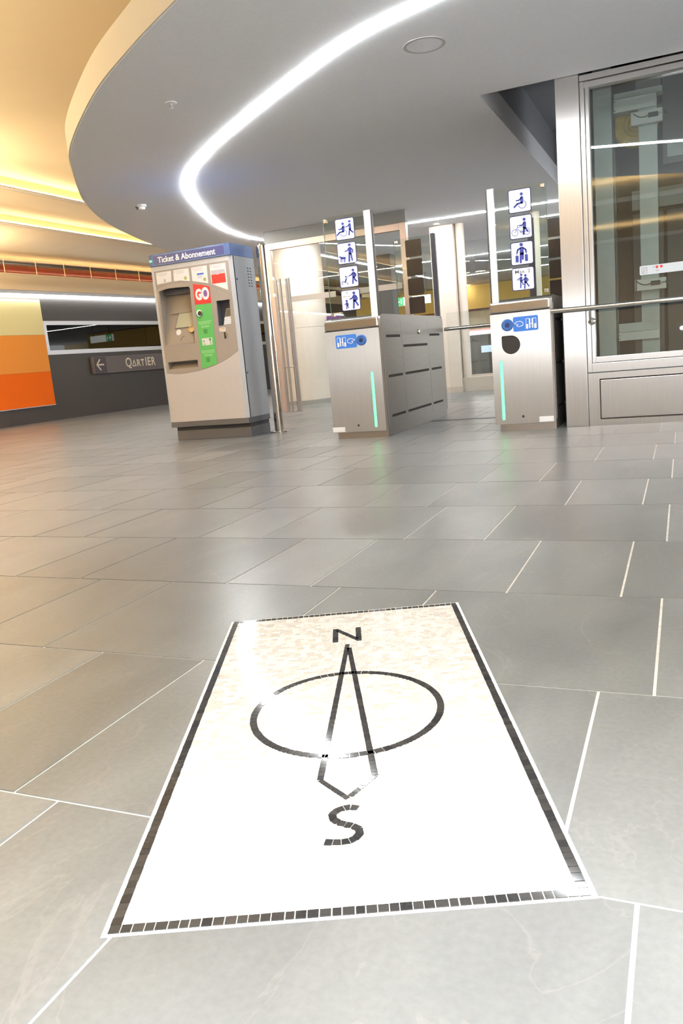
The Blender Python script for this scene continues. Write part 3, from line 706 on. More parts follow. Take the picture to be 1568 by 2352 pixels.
# ================================================================== TICKET GATES
def make_gate(x0, x1, right_post, label, signs, hole_below):
    """x0..x1 width, front at Y 6.2, 1.85 m long, 1.0 m high"""
    Y0, Y1 = 6.2, 8.06
    g = root('ticket_gate', ((x0+x1)/2, Y0, 0), label, 'ticket gate', 'ticket gates')
    # long body: side profile with rounded top corners
    prof = [(Y0+0.012, 0.06), (Y1, 0.06)]
    r = 0.055
    for k in range(7): prof.append((Y1-r+r*math.cos(R(15*k)), 1.0-r+r*math.sin(R(15*k))))
    for k in range(7): prof.append((Y0+0.012+r+r*math.cos(R(90+15*k)), 1.0-r+r*math.sin(R(90+15*k))))
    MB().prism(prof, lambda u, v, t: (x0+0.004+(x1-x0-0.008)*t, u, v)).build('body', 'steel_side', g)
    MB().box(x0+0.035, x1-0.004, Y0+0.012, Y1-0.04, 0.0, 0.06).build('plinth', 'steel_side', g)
    # front: cap and main sheet
    MB().box(x0, x1-0.018, Y0-0.004, Y0+0.05, 0.900, 0.978).build('front_cap', 'steel_bright', g, 0.012)
    hl = [rrect(x0, x1-0.018, 0.055, 0.893, 0.004, 2)]
    xl = x1-0.105 if right_post else x0+0.068       # green bar
    sgn = 1 if right_post else -1
    xr = x1-0.172 if right_post else x0+0.130       # reader
    hl.append(rrect(xl-0.012, xl+0.012, 0.085, 0.545, 0.011))
    if hole_below:
        cx, cz, hr = x0+0.150, 0.658, 0.070
        drop = [(cx+hr*math.cos(R(a)), cz+hr*math.sin(R(a))) for a in range(-180, 91, 15)]
        drop += [(cx-hr*0.55, cz+hr), (cx-hr*0.9, cz+hr), (cx-hr, cz+hr*0.9), (cx-hr, cz+hr*0.45)]
        hl.append(drop)
    curve_plate('front_sheet', hl, 0.01, front(Y0+0.006, 0.008), 'steel', g)
    MB().box(x0+0.006, x1-0.022, Y0+0.007, Y0+0.012, 0.06, 0.89).build('inner_sheet', 'slot', g)
    MB().box(x0-0.001, x1-0.017, Y0-0.001, Y0+0.008, 0.893, 0.900).build('joint', 'slot', g)
    MB().prism(rrect(xl-0.010, xl+0.010, 0.087, 0.543, 0.0095), front(Y0+0.0055, 0.006)).build('green_light_bar', 'led_green', g)
    # reader and its sticker
    rd = MB().lathe((xr, Y0-0.002, 0.806), (0, -1, 0), [(0.045, 0), (0.045, 0.008), (0.037, 0.014), (0.018, 0.012)], 28).build('card_reader', 'reader_blue', g)
    MB().lathe((xr, Y0-0.0135, 0.806), (0, -1, 0), [(0.020, 0), (0.014, 0.002)], 20).build('target', 'reader_dark', rd)
    MB().lathe((xr, Y0-0.0100, 0.806), (0, -1, 0), [(0.034, 0), (0.034, 0.0025), (0.030, 0.0025), (0.030, 0), (0.034, 0)], 28).build('ring', 'reader_dark', rd)
    a, b = (xr-0.230, xr-0.043) if right_post else (xr+0.043, xr+0.230)
    st = MB().prism(rrect(a, b, 0.751, 0.860, 0.012), front(Y0-0.002, 0.0012)).build('instruction_sticker', 'sticker_blue', g)
    k = Ink(front(Y0-0.0033, 0.0006))
    gx, hx = (a+0.012, b-0.085) if right_post else (b-0.092, a+0.008)
    # gate drawing: two posts with leaves between them
    for q in (0.0, 0.062): k.rect(gx+q, gx+q+0.017, 0.766, 0.800)
    k.rect(gx+0.001, gx+0.004, 0.80, 0.842); k.rect(gx+0.075, gx+0.078, 0.80, 0.842); k.rect(gx+0.001, gx+0.024, 0.838, 0.842); k.rect(gx+0.055, gx+0.078, 0.838, 0.842)
    k.rect(gx+0.024, gx+0.034, 0.770, 0.840); k.rect(gx+0.045, gx+0.055, 0.770, 0.840); k.rect(gx+0.034, gx+0.045, 0.800, 0.805)
    # pointing hand outline
    H = [(0, 0.812), (0.02, 0.824), (0.045, 0.827), (0.066, 0.815), (0.066, 0.795), (0.035, 0.786), (0.018, 0.793), (0.03, 0.803), (0.012, 0.808), (0, 0.812)]
    H = [((hx+0.070-u) if right_post else (hx+u), v) for u, v in H]
    k.cap(H, 0.005)
    k.mb.build('sticker_print', 'white_print', st)
    # number plate and lock
    px = (x0-0.004, x0+0.108) if right_post else (x1-0.128, x1-0.020)
    pl = MB().box(px[0], px[1], Y0-0.006, Y0-0.002, 0.060, 0.101).build('number_plate', 'white_print', g, 0.001)
    for q in (px[0]+0.008, px[1]-0.008): MB().lathe((q, Y0-0.006, 0.081), (0, -1, 0), [(0.003, 0), (0.002, 0.001)], 10).build('rivet', 'grey_print', pl)
    MB().lathe((x1-0.262 if right_post else x0+0.218, Y0-0.002, 0.109), (0, -1, 0), [(0.010, 0), (0.009, 0.003), (0.004, 0.003)], 16).build('lock', 'slot', g)
    # side sheets on both flanks: three panels with slots
    for sx, X in ((1, x1-0.004), (-1, x0+0.004)):
        ff = lambda u, v, t, X=X, sx=sx: (X+sx*0.003*t, u, v)
        for (ya, yb), slots in ((((6.245, 6.715)), ((6.32, 6.68, .82), (6.31, 6.685, .492), (6.325, 6.69, .162))),
                                (((6.719, 7.512)), ((6.75, 7.475, .732), (6.752, 7.472, .493), (6.757, 7.478, .162))),
                                (((7.516, 7.975)), ((7.56, 7.91, .82), (7.56, 7.92, .493), (7.55, 7.89, .162)))):
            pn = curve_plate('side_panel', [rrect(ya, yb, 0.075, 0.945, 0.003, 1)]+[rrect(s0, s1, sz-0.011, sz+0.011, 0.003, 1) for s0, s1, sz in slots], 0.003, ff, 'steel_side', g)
            for s0, s1, sz in slots:
                MB().prism(rrect(s0-0.004, s1+0.004, sz-0.013, sz+0.013, 0.003, 1), lambda u, v, t, X=X, sx=sx: (X+sx*0.0008*t, u, v)).build('slot', 'slot', pn)
        MB().lathe((X+sx*0.003, 7.22, 0.85), (sx, 0, 0), [(0.022, 0), (0.02, 0.012), (0.008, 0.014)], 16).build('side_lock', 'steel_bright', g)
    # glass screens above, front and rear
    for nm, Y in (('front', Y0+0.03), ('rear', Y1-0.08)):
        if right_post: gx0, gx1, p0, p1 = x0+0.060, x1-0.075, x1-0.078, x1-0.022
        else: gx0, gx1, p0, p1 = x0+0.072, x1-0.020, x0+0.018, x0+0.068
        if nm == 'rear' and right_post: gx1, p0, p1 = x1-0.050, x1-0.050, x1-0.014
        gp = MB().box(gx0, gx1, Y, Y+0.010, 0.985, 1.795).build('glass_screen', 'glass_green', g)
        e = (gx0-0.003, gx0) if right_post else (gx1, gx1+0.003)
        MB().box(e[0], e[1], Y, Y+0.010, 0.985, 1.795).build('glass_edge', 'glass_edge', gp)
        MB().box(p0, p1, Y-0.006, Y+0.014, 0.98, 1.805).build('screen_post', 'white_metal' if nm == 'front' else 'post_navy', g, 0.002)
        MB().box(p1 if right_post else p0-0.012, p1+0.012 if right_post else p0, Y-0.002, Y+0.022, 0.98, 1.80).build('post_backing', 'dark_steel', g)
        for cz in (1.77, 1.03):
            cx = gx0+0.022 if right_post else gx1-0.022
            MB().box(cx-0.014, cx+0.014, Y-0.008, Y+0.018, cz-0.014, cz+0.014).build('glass_clip', 'steel_bright', gp, 0.003)
    # signs on the front glass and dark backs of those on the rear glass
    xc = signs[0]
    for (zc, draw, fr) in signs[1]:
        sign_plate(g, xc, zc, Y0+0.0295, draw, fr)
    for zc in (1.690, 1.503, 1.316, 1.133):
        bk = MB().prism(rrect(xc+0.016-0.083, xc+0.016+0.083, zc-0.083, zc+0.083, 0.014), front(Y1-0.0805, 0.0015)).build('sign_reverse', 'sign_back', g)
    return g
g1 = make_gate(-2.750, -2.255, True, 'left ticket gate with a long slotted steel side and pram and dog signs',
    (-2.503, ((1.690, d_chair_push, ((235, 225), (630, 170), (285, 680))), (1.503, d_dog, ((280, 755), (680, 700), (320, 1195))), (1.317, d_pram, ((330, 1270), (725, 1220), (370, 1705))), (1.133, d_child, ((370, 1770), (765, 1725), (415, 2200))))), False)
g2 = make_gate(-1.362, -0.895, False, 'right ticket gate beside the steel column with a black drop-shaped opening',
    (-1.104, ((1.690, d_chair, ((290, 135), (725, 85), (310, 575))), (1.505, d_bike, ((315, 650), (745, 600), (340, 1085))), (1.318, d_cases, ((340, 1165), (765, 1115), (360, 1590))), (1.134, d_two, ((365, 1660), (790, 1605), (390, 2085))))), True)
pls = [c for c in g2.children if c.name.startswith('sign_plate')]
o = text_mb('Max. 2', 0.036, lambda u, v, t: (-1.106+u, 6.2268-0.0006*t, 1.176+v), bold=0.0002, width=0.112).build('sign_text', 'sign_ink', pls[-1])
o = text_mb('6', 0.026, lambda u, v, t: (-2.532+u, 6.2268-0.0006*t, 1.186+v)).build('sign_text', 'sign_ink', [c for c in g1.children if c.name.startswith('sign_plate')][-1])
# black box in the drop-shaped opening, thin printed line under the figure six
MB().box(-1.30, -1.12, 6.2058, 6.2066, 0.575, 0.74).build('opening_back', 'shadow_gap', g2)
k = Ink(front(6.2268, 0.0006))
for a, b in ((-2.570, -2.545), (-2.540, -2.532), (-2.527, -2.505)): k.rect(a, b, 1.160, 1.168)
k.mb.build('sign_small_print', 'grey_print', [c for c in g1.children if c.name.startswith('sign_plate')][-1])

# glass leaf closing the rear end of the passage
t = root('glass_barrier', (-1.8, 8.12, 0), 'low glass swing barrier with a steel rail between the two ticket gates', 'barrier')
MB().box(-2.24, -1.38, 8.15, 8.16, 0.12, 1.03).build('glass_leaf', 'glass', t)
MB().tube([(-2.26, 8.12, 0.868), (-1.36, 8.12, 0.868)], 0.018, 12).build('rail', 'steel_bright', t)
for x in (-2.0, -1.6): MB().lathe((x, 8.128, 0.868), (0, 1, 0), [(0.012, 0), (0.012, 0.034)], 12).build('rail_mount', 'steel_bright', t)
t = root('threshold_plate', (-1.8, 7.45, 0), 'dark metal strip across the floor between the ticket gates', 'threshold')
MB().box(-2.25, -1.37, 7.38, 7.50, 0.0, 0.004).build('plate', 'dark_steel', t, 0.001)
for x in (-2.2, -1.42): MB().lathe((x, 7.44, 0.004), (0, 0, 1), [(0.006, 0), (0.005, 0.001)], 10).build('screw', 'steel_bright', t)

# ================================================================== STEEL POST BESIDE THE MACHINE
t = root('steel_post', (-3.765, 7.15, 0), 'free-standing round steel post right beside the ticket machine', 'post')
MB().lathe((-3.765, 7.15, 0.012), (0, 0, 1), [(0.049, 0), (0.049, 1.80), (0.046, 1.812), (0.03, 1.816)], 28).build('tube', 'steel_polished', t)
MB().lathe((-3.765, 7.15, 0.0), (0, 0, 1), [(0.095, 0), (0.095, 0.010), (0.088, 0.014), (0.049, 0.016)], 28).build('base_flange', 'steel_polished', t)

# ================================================================== TICKET MACHINE
X0, X1, YF, YB = -4.805, -3.895, 6.78, 7.215
tm = root('ticket_machine', (-4.35, 7.0, 0), 'tall grey ticket machine with a blue header and a curved taupe front', 'ticket machine')
bd = MB()
bd.box(X0, X0+0.02, YF+0.012, YB, 0.19, 1.715).box(X1-0.02, X1, YF+0.03, YB, 0.19, 1.715).box(X0+0.02, X1-0.02, YB-0.02, YB, 0.19, 1.715).box(X0+0.02, X1-0.02, YF+0.02, YB-0.02, 0.19, 0.21)
bd.build('cabinet', 'machine_side', tm)
MB().prism([(X1-0.032, YF), (X1-0.026, YF-0.0), (X1, YF+0.026), (X1, YF+0.045), (X1-0.032, YF+0.012)], lambda u, v, t: (u, v, 0.19+1.525*t)).build('corner_trim', 'machine_trim', tm)
MB().box(X0, X0+0.028, YF, YF+0.012, 0.19, 1.715).build('corner_trim', 'machine_trim', tm)
MB().box(X0+0.028, X1-0.032, YF, YF+0.012, 1.672, 1.715).build('top_trim', 'machine_trim', tm)
ff = front(YF+0.012, 0.012)
def arc(pts, n=6): return [(p.x, p.y) for p in spline(pts, n)]
low = arc([(X0+0.028, 0.683), (-4.66, 0.670), (-4.566, 0.669), (-4.45, 0.675), (-4.348, 0.689), (-4.24, 0.712), (-4.13, 0.743), (-4.03, 0.783), (X1-0.032, 0.838)])
upp = arc([(X0+0.028, 1.512), (-4.70, 1.528), (-4.60, 1.536), (-4.50, 1.536), (-4.38, 1.521), (-4.27, 1.497), (-4.166, 1.467), (-4.05, 1.418), (X1-0.032, 1.352)])
curve_plate('lower_door', [[(X0+0.028, 0.19), (X1-0.032, 0.19)]+[(u, v-0.002) for u, v in low[::-1]]], 0.01, ff, 'machine_front', tm)
scr = [(-4.400, 0.948), (-4.386, 1.470)]+arc([(-4.40, 1.484), (-4.52, 1.492), (-4.64, 1.494), (-4.748, 1.478)], 4)+[(-4.760, 0.955)]
key = [(-3.972, 1.085), (-3.962, 1.316), (-4.109, 1.318), (-4.117, 1.085)]
tray = [(-4.398, 0.717), (-4.398, 0.788), (-4.750, 0.788), (-4.750, 0.717)]
curve_plate('operating_panel', [low+[(u, v-0.0015) for u, v in upp[::-1]], scr, key, tray], 0.01, ff, 'machine_taupe', tm)
curve_plate('card_panel', [upp+[(X1-0.032, 1.672), (X0+0.028, 1.672)]], 0.01, ff, 'machine_taupe', tm)
# recessed pockets
def pocket(name, x0, x1, z0, z1, depth, m, par=None):
    y0, y1 = YF+0.012, YF+0.012+depth
    mb = MB(); vs = [(x, y, z) for y in (y0, y1) for z in (z0, z1) for x in (x0, x1)]
    mb.add(vs, [(4, 6, 7, 5), (0, 4, 5, 1), (2, 3, 7, 6), (0, 2, 6, 4), (1, 5, 7, 3)])
    return mb.build(name, m, par or tm)
scp = pocket('screen_recess', -4.765, -4.384, 0.945, 1.50, 0.16, 'recess')
# sloping desk with screen in the recess
desk = lambda d: (lambda u, v, t: (u, YF+0.020+(v-0.95)*0.27-d*t, v))
MB().prism([(-4.763, 0.952), (-4.386, 0.952), (-4.386, 1.44), (-4.763, 1.44)], desk(0.004)).build('desk', 'recess', scp)
MB().prism([(-4.70, 1.255), (-4.395, 1.255), (-4.395, 1.30), (-4.70, 1.30)], desk(0.02)).build('screen_hood', 'recess', scp)
MB().prism([(-4.655, 1.105), (-4.398, 1.105), (-4.392, 1.272), (-4.612, 1.272)], desk(0.008)).build('screen_bezel', 'recess_dark', scp)
MB().prism([(-4.645, 1.115), (-4.402, 1.115), (-4.398, 1.262), (-4.604, 1.262)], desk(0.012)).build('screen', 'screen_glass', scp)
MB().lathe((-4.448, YF+0.048, 1.087), (0, -1, 0.25), [(0.036, 0), (0.034, 0.014), (0.024, 0.014), (0.022, 0.008), (0.012, 0.010)], 22).build('selector_knob', 'brass', scp)
MB().lathe((-4.608, YF+0.048, 1.069), (0, -1, 0.27), [(0.030, 0), (0.029, 0.003)], 20).build('round_sticker', 'card_white', scp)
k = Ink(desk(0.006)); k.cap([(-4.585, 0.99), (-4.565, 1.02), (-4.54, 1.03)], 0.006); k.mb.build('scratch', 'machine_plinth', scp)
MB().box(-4.763, -4.386, YF+0.10, YF+0.165, 1.44, 1.485).build('canopy_light', 'recess_dark', scp)
kp = pocket('keypad_recess', -4.120, -3.960, 1.082, 1.320, 0.09, 'recess_dark')
kd = lambda d: (lambda u, v, t: (u, YF+0.022+(v-1.09)*0.22-d*t, v))
MB().prism([(-4.066, 1.088), (-3.968, 1.088), (-3.966, 1.24), (-4.036, 1.24)], kd(0.008)).build('terminal', 'machine_trim', kp)
MB().prism([(-4.046, 1.166), (-3.972, 1.166), (-3.970, 1.236), (-4.034, 1.236)], kd(0.010)).build('terminal_screen', 'black_plastic', kp)
kb = MB()
for i in range(4):
    for j in range(4):
        ux = -4.056+0.021*i; vz = 1.096+0.0165*j
        kb.prism([(ux, vz), (ux+0.016, vz), (ux+0.016, vz+0.011), (ux, vz+0.011)], kd(0.012))
stuff(kb.build('keypad_buttons', 'white_print', kp))
tr_ = pocket('ticket_tray', -4.754, -4.394, 0.713, 0.792, 0.10, 'recess')
MB().prism([(-4.752, 0.716), (-4.396, 0.716), (-4.396, 0.768), (-4.752, 0.768)], lambda u, v, t: (u, YF+0.03+(v-0.716)*1.2-0.004*t, v)).build('tray_flap', 'recess', tr_)
fp = front(YF, 0.0015); fp2 = front(YF-0.0015, 0.0008)
# printed cards in the upper panel
cards = (([(-4.756, 1.543), (-4.585, 1.556), (-4.577, 1.655), (-4.754, 1.655)], 'grey'),
         ([(-4.556, 1.553), (-4.480, 1.552), (-4.375, 1.534), (-4.375, 1.655), (-4.552, 1.655)], 'olive'),
         ([(-4.347, 1.531), (-4.173, 1.490), (-4.168, 1.655), (-4.345, 1.655)], 'bar'),
         ([(-4.137, 1.480), (-3.964, 1.404), (-3.962, 1.653), (-4.137, 1.655)], 'red'))
for poly, kind in cards:
    c = MB().prism(poly, fp).build('info_card', 'card_white', tm)
    x = poly[0][0]
    for a, b in ((0.035, 0.13), (0.05, 0.16)):
        pass
    k = Ink(fp2)
    k.rect(x+0.012, x+0.022, 1.632, 1.646)
    for j, l in enumerate((0.10, 0.085, 0.09)): k.rect(x+0.035, x+0.035+l, 1.640-0.010*j, 1.6435-0.010*j)
    k.mb.build('card_print', 'pink_print' if kind in ('bar', 'red') else 'grey_print', c)
    k = Ink(fp2)
    if kind == 'grey': k.disc(x+0.095, 1.578, 0.011).rect(x+0.082, x+0.107, 1.558, 1.57); k.mb.build('card_figure', 'grey_print', c)
    if kind == 'olive': k.disc(x+0.135, 1.568, 0.017); k.mb.build('card_seal', 'print_olive', c)
    if kind == 'bar':
        k.rect(x+0.06, x+0.135, 1.578, 1.594); k.mb.build('card_bar', 'print_blue', c); Ink(fp2).disc(x+0.14, 1.531, 0.017).mb.build('card_seal', 'print_olive', c)
        k = Ink(fp2)
        for j in range(3): k.rect(x+0.066, x+0.122-0.008*j, 1.566-0.009*j, 1.570-0.009*j)
        k.mb.build('card_lines', 'grey_print', c)
    if kind == 'red':
        k.rect(x+0.008, x+0.160, 1.478, 1.562); k.mb.build('card_block', 'print_red', c); Ink(fp2).rect(x+0.008, x+0.160, 1.566, 1.600).mb.build('card_photo', 'grey_print', c); Ink(front(YF-0.0023, 0.0006)).disc(x+0.075, 1.574, 0.020).mb.build('card_photo_figure', 'pink_print', c)
# red sticker with white lettering, green guide strip
go = MB().prism([(-4.349, 1.309), (-4.165, 1.306), (-4.164, 1.458), (-4.250, 1.485), (-4.348, 1.503)], fp).build('red_sticker', 'print_red', tm)
text_mb('G', 0.135, lambda u, v, t: (-4.332+u, YF-0.0016-0.0008*t, 1.352+v), bold=0.007, align='LEFT', width=0.070).build('sticker_letter', 'white_print', go)
text_mb('O', 0.150, lambda u, v, t: (-4.262+u, YF-0.0016-0.0008*t, 1.350+v), bold=0.007, align='LEFT', width=0.086).build('sticker_letter', 'white_print', go)
MB().prism([(-4.232, 1.372), (-4.208, 1.376), (-4.204, 1.432), (-4.228, 1.428)], front(YF-0.0026, 0.0008)).build('sticker_ticket', 'print_blue', go)
gs = MB().prism([(-4.355, 0.692), (-4.180, 0.732), (-4.165, 1.302), (-4.349, 1.305)], fp).build('guide_strip', 'print_green', tm)
MB().lathe((-4.306, YF-0.0015, 1.222), (0, -1, 0), [(0.034, 0), (0.034, 0.010), (0.028, 0.012)], 24).build('coin_slot_ring', 'chrome', gs)
MB().lathe((-4.302, YF-0.0125, 1.222), (0, -1, 0), [(0.026, 0), (0.022, 0.002)], 24).build('coin_slot', 'black_plastic', gs)
k = Ink(fp2)
for z, a, b in ((1.142, -4.338, -4.185), (1.131, -4.338, -4.20), (1.120, -4.330, -4.205), (1.100, -4.312, -4.215), (1.090, -4.310, -4.22), (0.866, -4.343, -4.190), (0.855, -4.343, -4.195), (0.844, -4.335, -4.20), (0.826, -4.312, -4.215), (0.816, -4.310, -4.22)): k.rect(a, b, z-0.003, z+0.003)
k.mb.build('guide_text', 'print_pale_green', gs)
Ink(fp2).poly(rrect(-4.288, -4.246, 1.025, 1.070, 0.012)).mb.build('guide_symbol', 'print_dark_green', gs)
Ink(fp2).poly(rrect(-4.298, -4.258, 0.755, 0.800, 0.006)).mb.build('guide_symbol', 'print_dark_green', gs)
no = MB().prism([(-4.319, 0.917), (-4.206, 0.916), (-4.201, 0.983), (-4.319, 0.985)], fp2).build('banknote_picture', 'card_white', gs)
k = Ink(front(YF-0.0023, 0.0006)); k.disc(-4.298, 0.957, 0.008).disc(-4.226, 0.968, 0.012).rect(-4.228, -4.222, 0.916, 0.96).rect(-4.305, -4.285, 0.925, 0.932); k.mb.build('banknote_print', 'print_dark_green', no)
sk = MB().prism([(-4.109, 1.030), (-4.045, 1.026), (-4.040, 1.064), (-4.109, 1.066)], fp).build('slot_sticker', 'card_white', tm)
Ink(fp2).rect(-4.103, -4.05, 1.05, 1.060).rect(-4.10, -4.068, 1.036, 1.041).mb.build('slot_sticker_print', 'orange_sticker', sk)
MB().box(-4.062, -4.044, YF-0.006, YF, 0.962, 1.020).build('card_slot', 'black_plastic', tm, 0.002)
MB().box(-4.042, -4.030, YF-0.010, YF, 0.975, 1.012).build('card_slot_guide', 'brass', tm, 0.002)
# header
MB().box(X0-0.002, X1+0.002, YF-0.010, YB, 1.715, 1.825).build('header', 'header_blue', tm, 0.003)
hp = MB().box(-4.765, -3.948, YF-0.013, YF-0.010, 1.722, 1.817).build('header_plate', 'header_navy', tm)
k = Ink(front(YF-0.013, 0.0006)); k.cap([(-4.763, 1.724), (-3.950, 1.724), (-3.950, 1.815), (-4.763, 1.815), (-4.763, 1.724)], 0.004); k.mb.build('header_outline', 'header_line', hp)
text_mb('Ticket & Abonnement', 0.078, lambda u, v, t: (-4.378+u, YF-0.013-0.0015*t, 1.743+v), bold=0.0016, width=0.655).build('header_lettering', 'white_print', hp)
MB().box(-4.802, -4.776, YF-0.015, YF-0.010, 1.760, 1.776).build('status_light', 'led_green', tm)
# plinth
MB().box(X0, X1, YF+0.0, YB, 0.135, 0.19).build('plinth_cap', 'machine_plinth', tm, 0.003)
MB().box(X0+0.035, X1-0.012, YF+0.045, YB-0.01, 0.095, 0.135).build('plinth_groove', 'plinth_groove', tm)
MB().box(X0+0.040, X1-0.006, YF+0.030, YB-0.01, 0.0, 0.095).build('plinth_base', 'machine_plinth', tm, 0.003)
for i in range(2):
    for j in range(7): MB().box(X1, X1+0.0015, YB-0.15+0.05*i, YB-0.125+0.05*i, 1.44+0.028*j, 1.450+0.028*j).build('vent_slit', 'plinth_groove', tm)
for z in (1.50, 0.62): MB().lathe((X1, YF+0.07, z), (1, 0, 0), [(0.010, 0), (0.008, 0.004)], 12).build('side_lock', 'plinth_groove', tm)

# ================================================================== LIFT SHAFT
LX0, LXR, YL = -0.665, 1.60, 6.275
lf = root('glass_lift_shaft', (0.4, YL, 0), 'glass lift shaft in a brushed steel frame at the right', 'lift shaft')
for xa, xb in ((-0.832, -0.670), (1.60, 1.762)):
    MB().box(xa, xb, YL, YL+0.30, 0, ZS+0.02).build('column', 'lift_steel', lf, 0.003)
for xa, xb, inn in ((LX0, LX0+0.030, 0), (LX0+0.034, LX0+0.058, 0.01), (LXR-0.030, LXR, 0), (LXR-0.058, LXR-0.034, 0.01)):
    MB().box(xa, xb, YL+0.012+inn, YL+0.12, 0.469 if inn else 0.40, 2.42).build('stile', 'lift_steel', lf, 0.002)
MB().box(LX0+0.0305, LXR-0.0305, YL+0.012, YL+0.10, 0.400, 0.466).build('lower_rail', 'lift_steel', lf, 0.002)
MB().box(LX0+0.0585, LXR-0.0585, YL+0.022, YL+0.10, 0.470, 0.512).build('glazing_bead', 'lift_steel', lf, 0.002)
MB().box(LX0, LXR, YL+0.004, YL+0.10, 2.425, 2.462).build('top_rail', 'lift_steel', lf, 0.002)
MB().box(LX0+0.03, LXR-0.03, YL+0.020, YL+0.10, 2.380, 2.418).build('glazing_bead', 'lift_steel', lf, 0.002)
# plinth cladding: frame with a recessed sheet
curve_plate('plinth_frame', [rrect(LX0, LXR, 0.0, 0.394, 0.002, 1), rrect(LX0+0.080, LXR-0.08, 0.046, 0.350, 0.002, 1)], 0.01, front(YL+0.024, 0.014), 'lift_steel', lf)
MB().box(LX0+0.080, LXR-0.08, YL+0.021, YL+0.028, 0.046, 0.350).build('joint', 'slot', lf)
MB().box(LX0+0.088, LXR-0.088, YL+0.013, YL+0.021, 0.056, 0.340).build('plinth_sheet', 'lift_steel', lf, 0.002)
MB().box(LX0, LXR, YL+0.028, YL+0.10, 0.0, 0.40).build('plinth_core', 'dark_steel', lf)
# pane, leaning back a touch
ta = math.tan(R(0.63))
yp = lambda z: YL+0.055+(z-0.5)*ta
pv = []
for z in (0.505, 2.385):
    for dy in (0, 0.012):
        for x in (LX0+0.055, LXR-0.055): pv.append((x, yp(z)+dy, z))
pane = MB().add(pv, [(0, 1, 5, 4), (2, 6, 7, 3), (0, 4, 6, 2), (1, 3, 7, 5), (0, 2, 3, 1), (4, 5, 7, 6)]).build('pane', 'lift_glass', lf)
# sticker strip on the pane
fs_ = lambda d: (lambda u, v, t: (u, yp(v)-0.0005-d*t, v))
sp = MB().prism(rrect(-0.292, 0.32, 1.065, 1.128, 0.008), fs_(0.001)).build('notice_strip', 'sticker_pale', pane)
f3 = lambda u, v, t: (u, yp(v)-0.0016-0.0006*t, v)
k = Ink(f3); k.cap([(-0.278, 1.076), (-0.278, 1.116), (-0.243, 1.116), (-0.243, 1.076), (-0.278, 1.076)], 0.006); k.ring(-0.256, 1.100, 0.009, 0.004); k.cap([(-0.27, 1.08), (-0.262, 1.10)], 0.008)
k.rect(-0.205, -0.190, 1.106, 1.118); k.rect(-0.182, -0.165, 1.080, 1.094); k.mb.build('notice_print', 'grey_print', sp)
k = Ink(f3); k.rect(-0.184, -0.168, 1.102, 1.120); k.disc(-0.147, 1.112, 0.010); k.mb.build('notice_mark', 'print_red', sp)
# shaft interior
MB().box(-0.67, 1.6, 8.4, 8.5, 0, 3.1).build('rear_wall', 'shaft_dark', lf)
MB().box(-0.72, -0.67, 6.57, 8.5, 0, 3.1).build('flank_wall', 'shaft_dark', lf)
MB().box(1.6, 1.65, 6.57, 8.5, 0, 3.1).build('flank_wall', 'shaft_dark', lf)
MB().box(-0.72, 1.65, 6.40, 8.5, 3.02, 3.09).build('shaft_top', 'shaft_dark', lf)
MB().box(-0.67, 1.6, 6.39, 8.4, 0.0, 0.02).build('shaft_floor', 'shaft_dark', lf)
for i in range(6): MB().box(-0.44+0.30*i, -0.17+0.30*i, 8.35, 8.40, 0.05, 1.75).build('rear_panel', 'shaft_panel', lf, 0.004)
MB().box(-0.44, 1.5, 8.32, 8.40, 1.78, 1.95).build('cross_beam', 'shaft_paint', lf)
MB().box(-0.44, 1.5, 8.30, 8.40, 2.55, 2.66).build('cross_beam', 'shaft_paint', lf)
gr = MB().box(-0.640, -0.505, 6.96, 7.10, 0.02, 3.0).build('guide_post', 'shaft_paint', lf, 0.004)
MB().box(-0.502, -0.486, 6.99, 7.06, 0.02, 3.0).build('rail_flange', 'dark_steel', gr)
gr2 = MB().box(-0.312, -0.178, 6.96, 7.08, 0.02, 2.40).build('guide_post', 'shaft_paint', lf, 0.004)
for z0, z1 in ((2.325, 2.420), (0.605, 0.672)):
    br = MB().box(-0.486, -0.180, 6.93, 7.06, z0, z1).build('bracket', 'shaft_paint_pale', lf, 0.004)
    for zz in (z0+0.015, z1-0.015): MB().lathe((-0.478, 6.93, zz), (0, -1, 0), [(0.007, 0), (0.006, 0.006)], 10).build('bolt', 'chrome', br)
MB().box(-0.486, -0.140, 6.98, 7.10, 2.432, 2.475).build('bracket', 'shaft_paint', lf, 0.004)
MB().box(-0.33, -0.150, 7.0, 7.1, 2.475, 2.60).build('motor_mount', 'shaft_panel', lf, 0.006)
MB().box(-0.486, -0.186, 6.95, 7.05, 0.674, 0.742).build('bracket', 'shaft_paint', lf, 0.004)
MB().lathe((-0.34, 7.12, 2.26), (0, 1, 0), [(0.0, 0), (0.05, 0.0), (0.055, -0.01), (0.085, -0.01), (0.09, 0), (0.155, 0), (0.165, -0.012), (0.168, 0.0), (0.160, 0.02), (0.168, 0.04), (0.160, 0.06), (0.0, 0.06)], 36).build('pulley', 'pulley_yellow', lf)
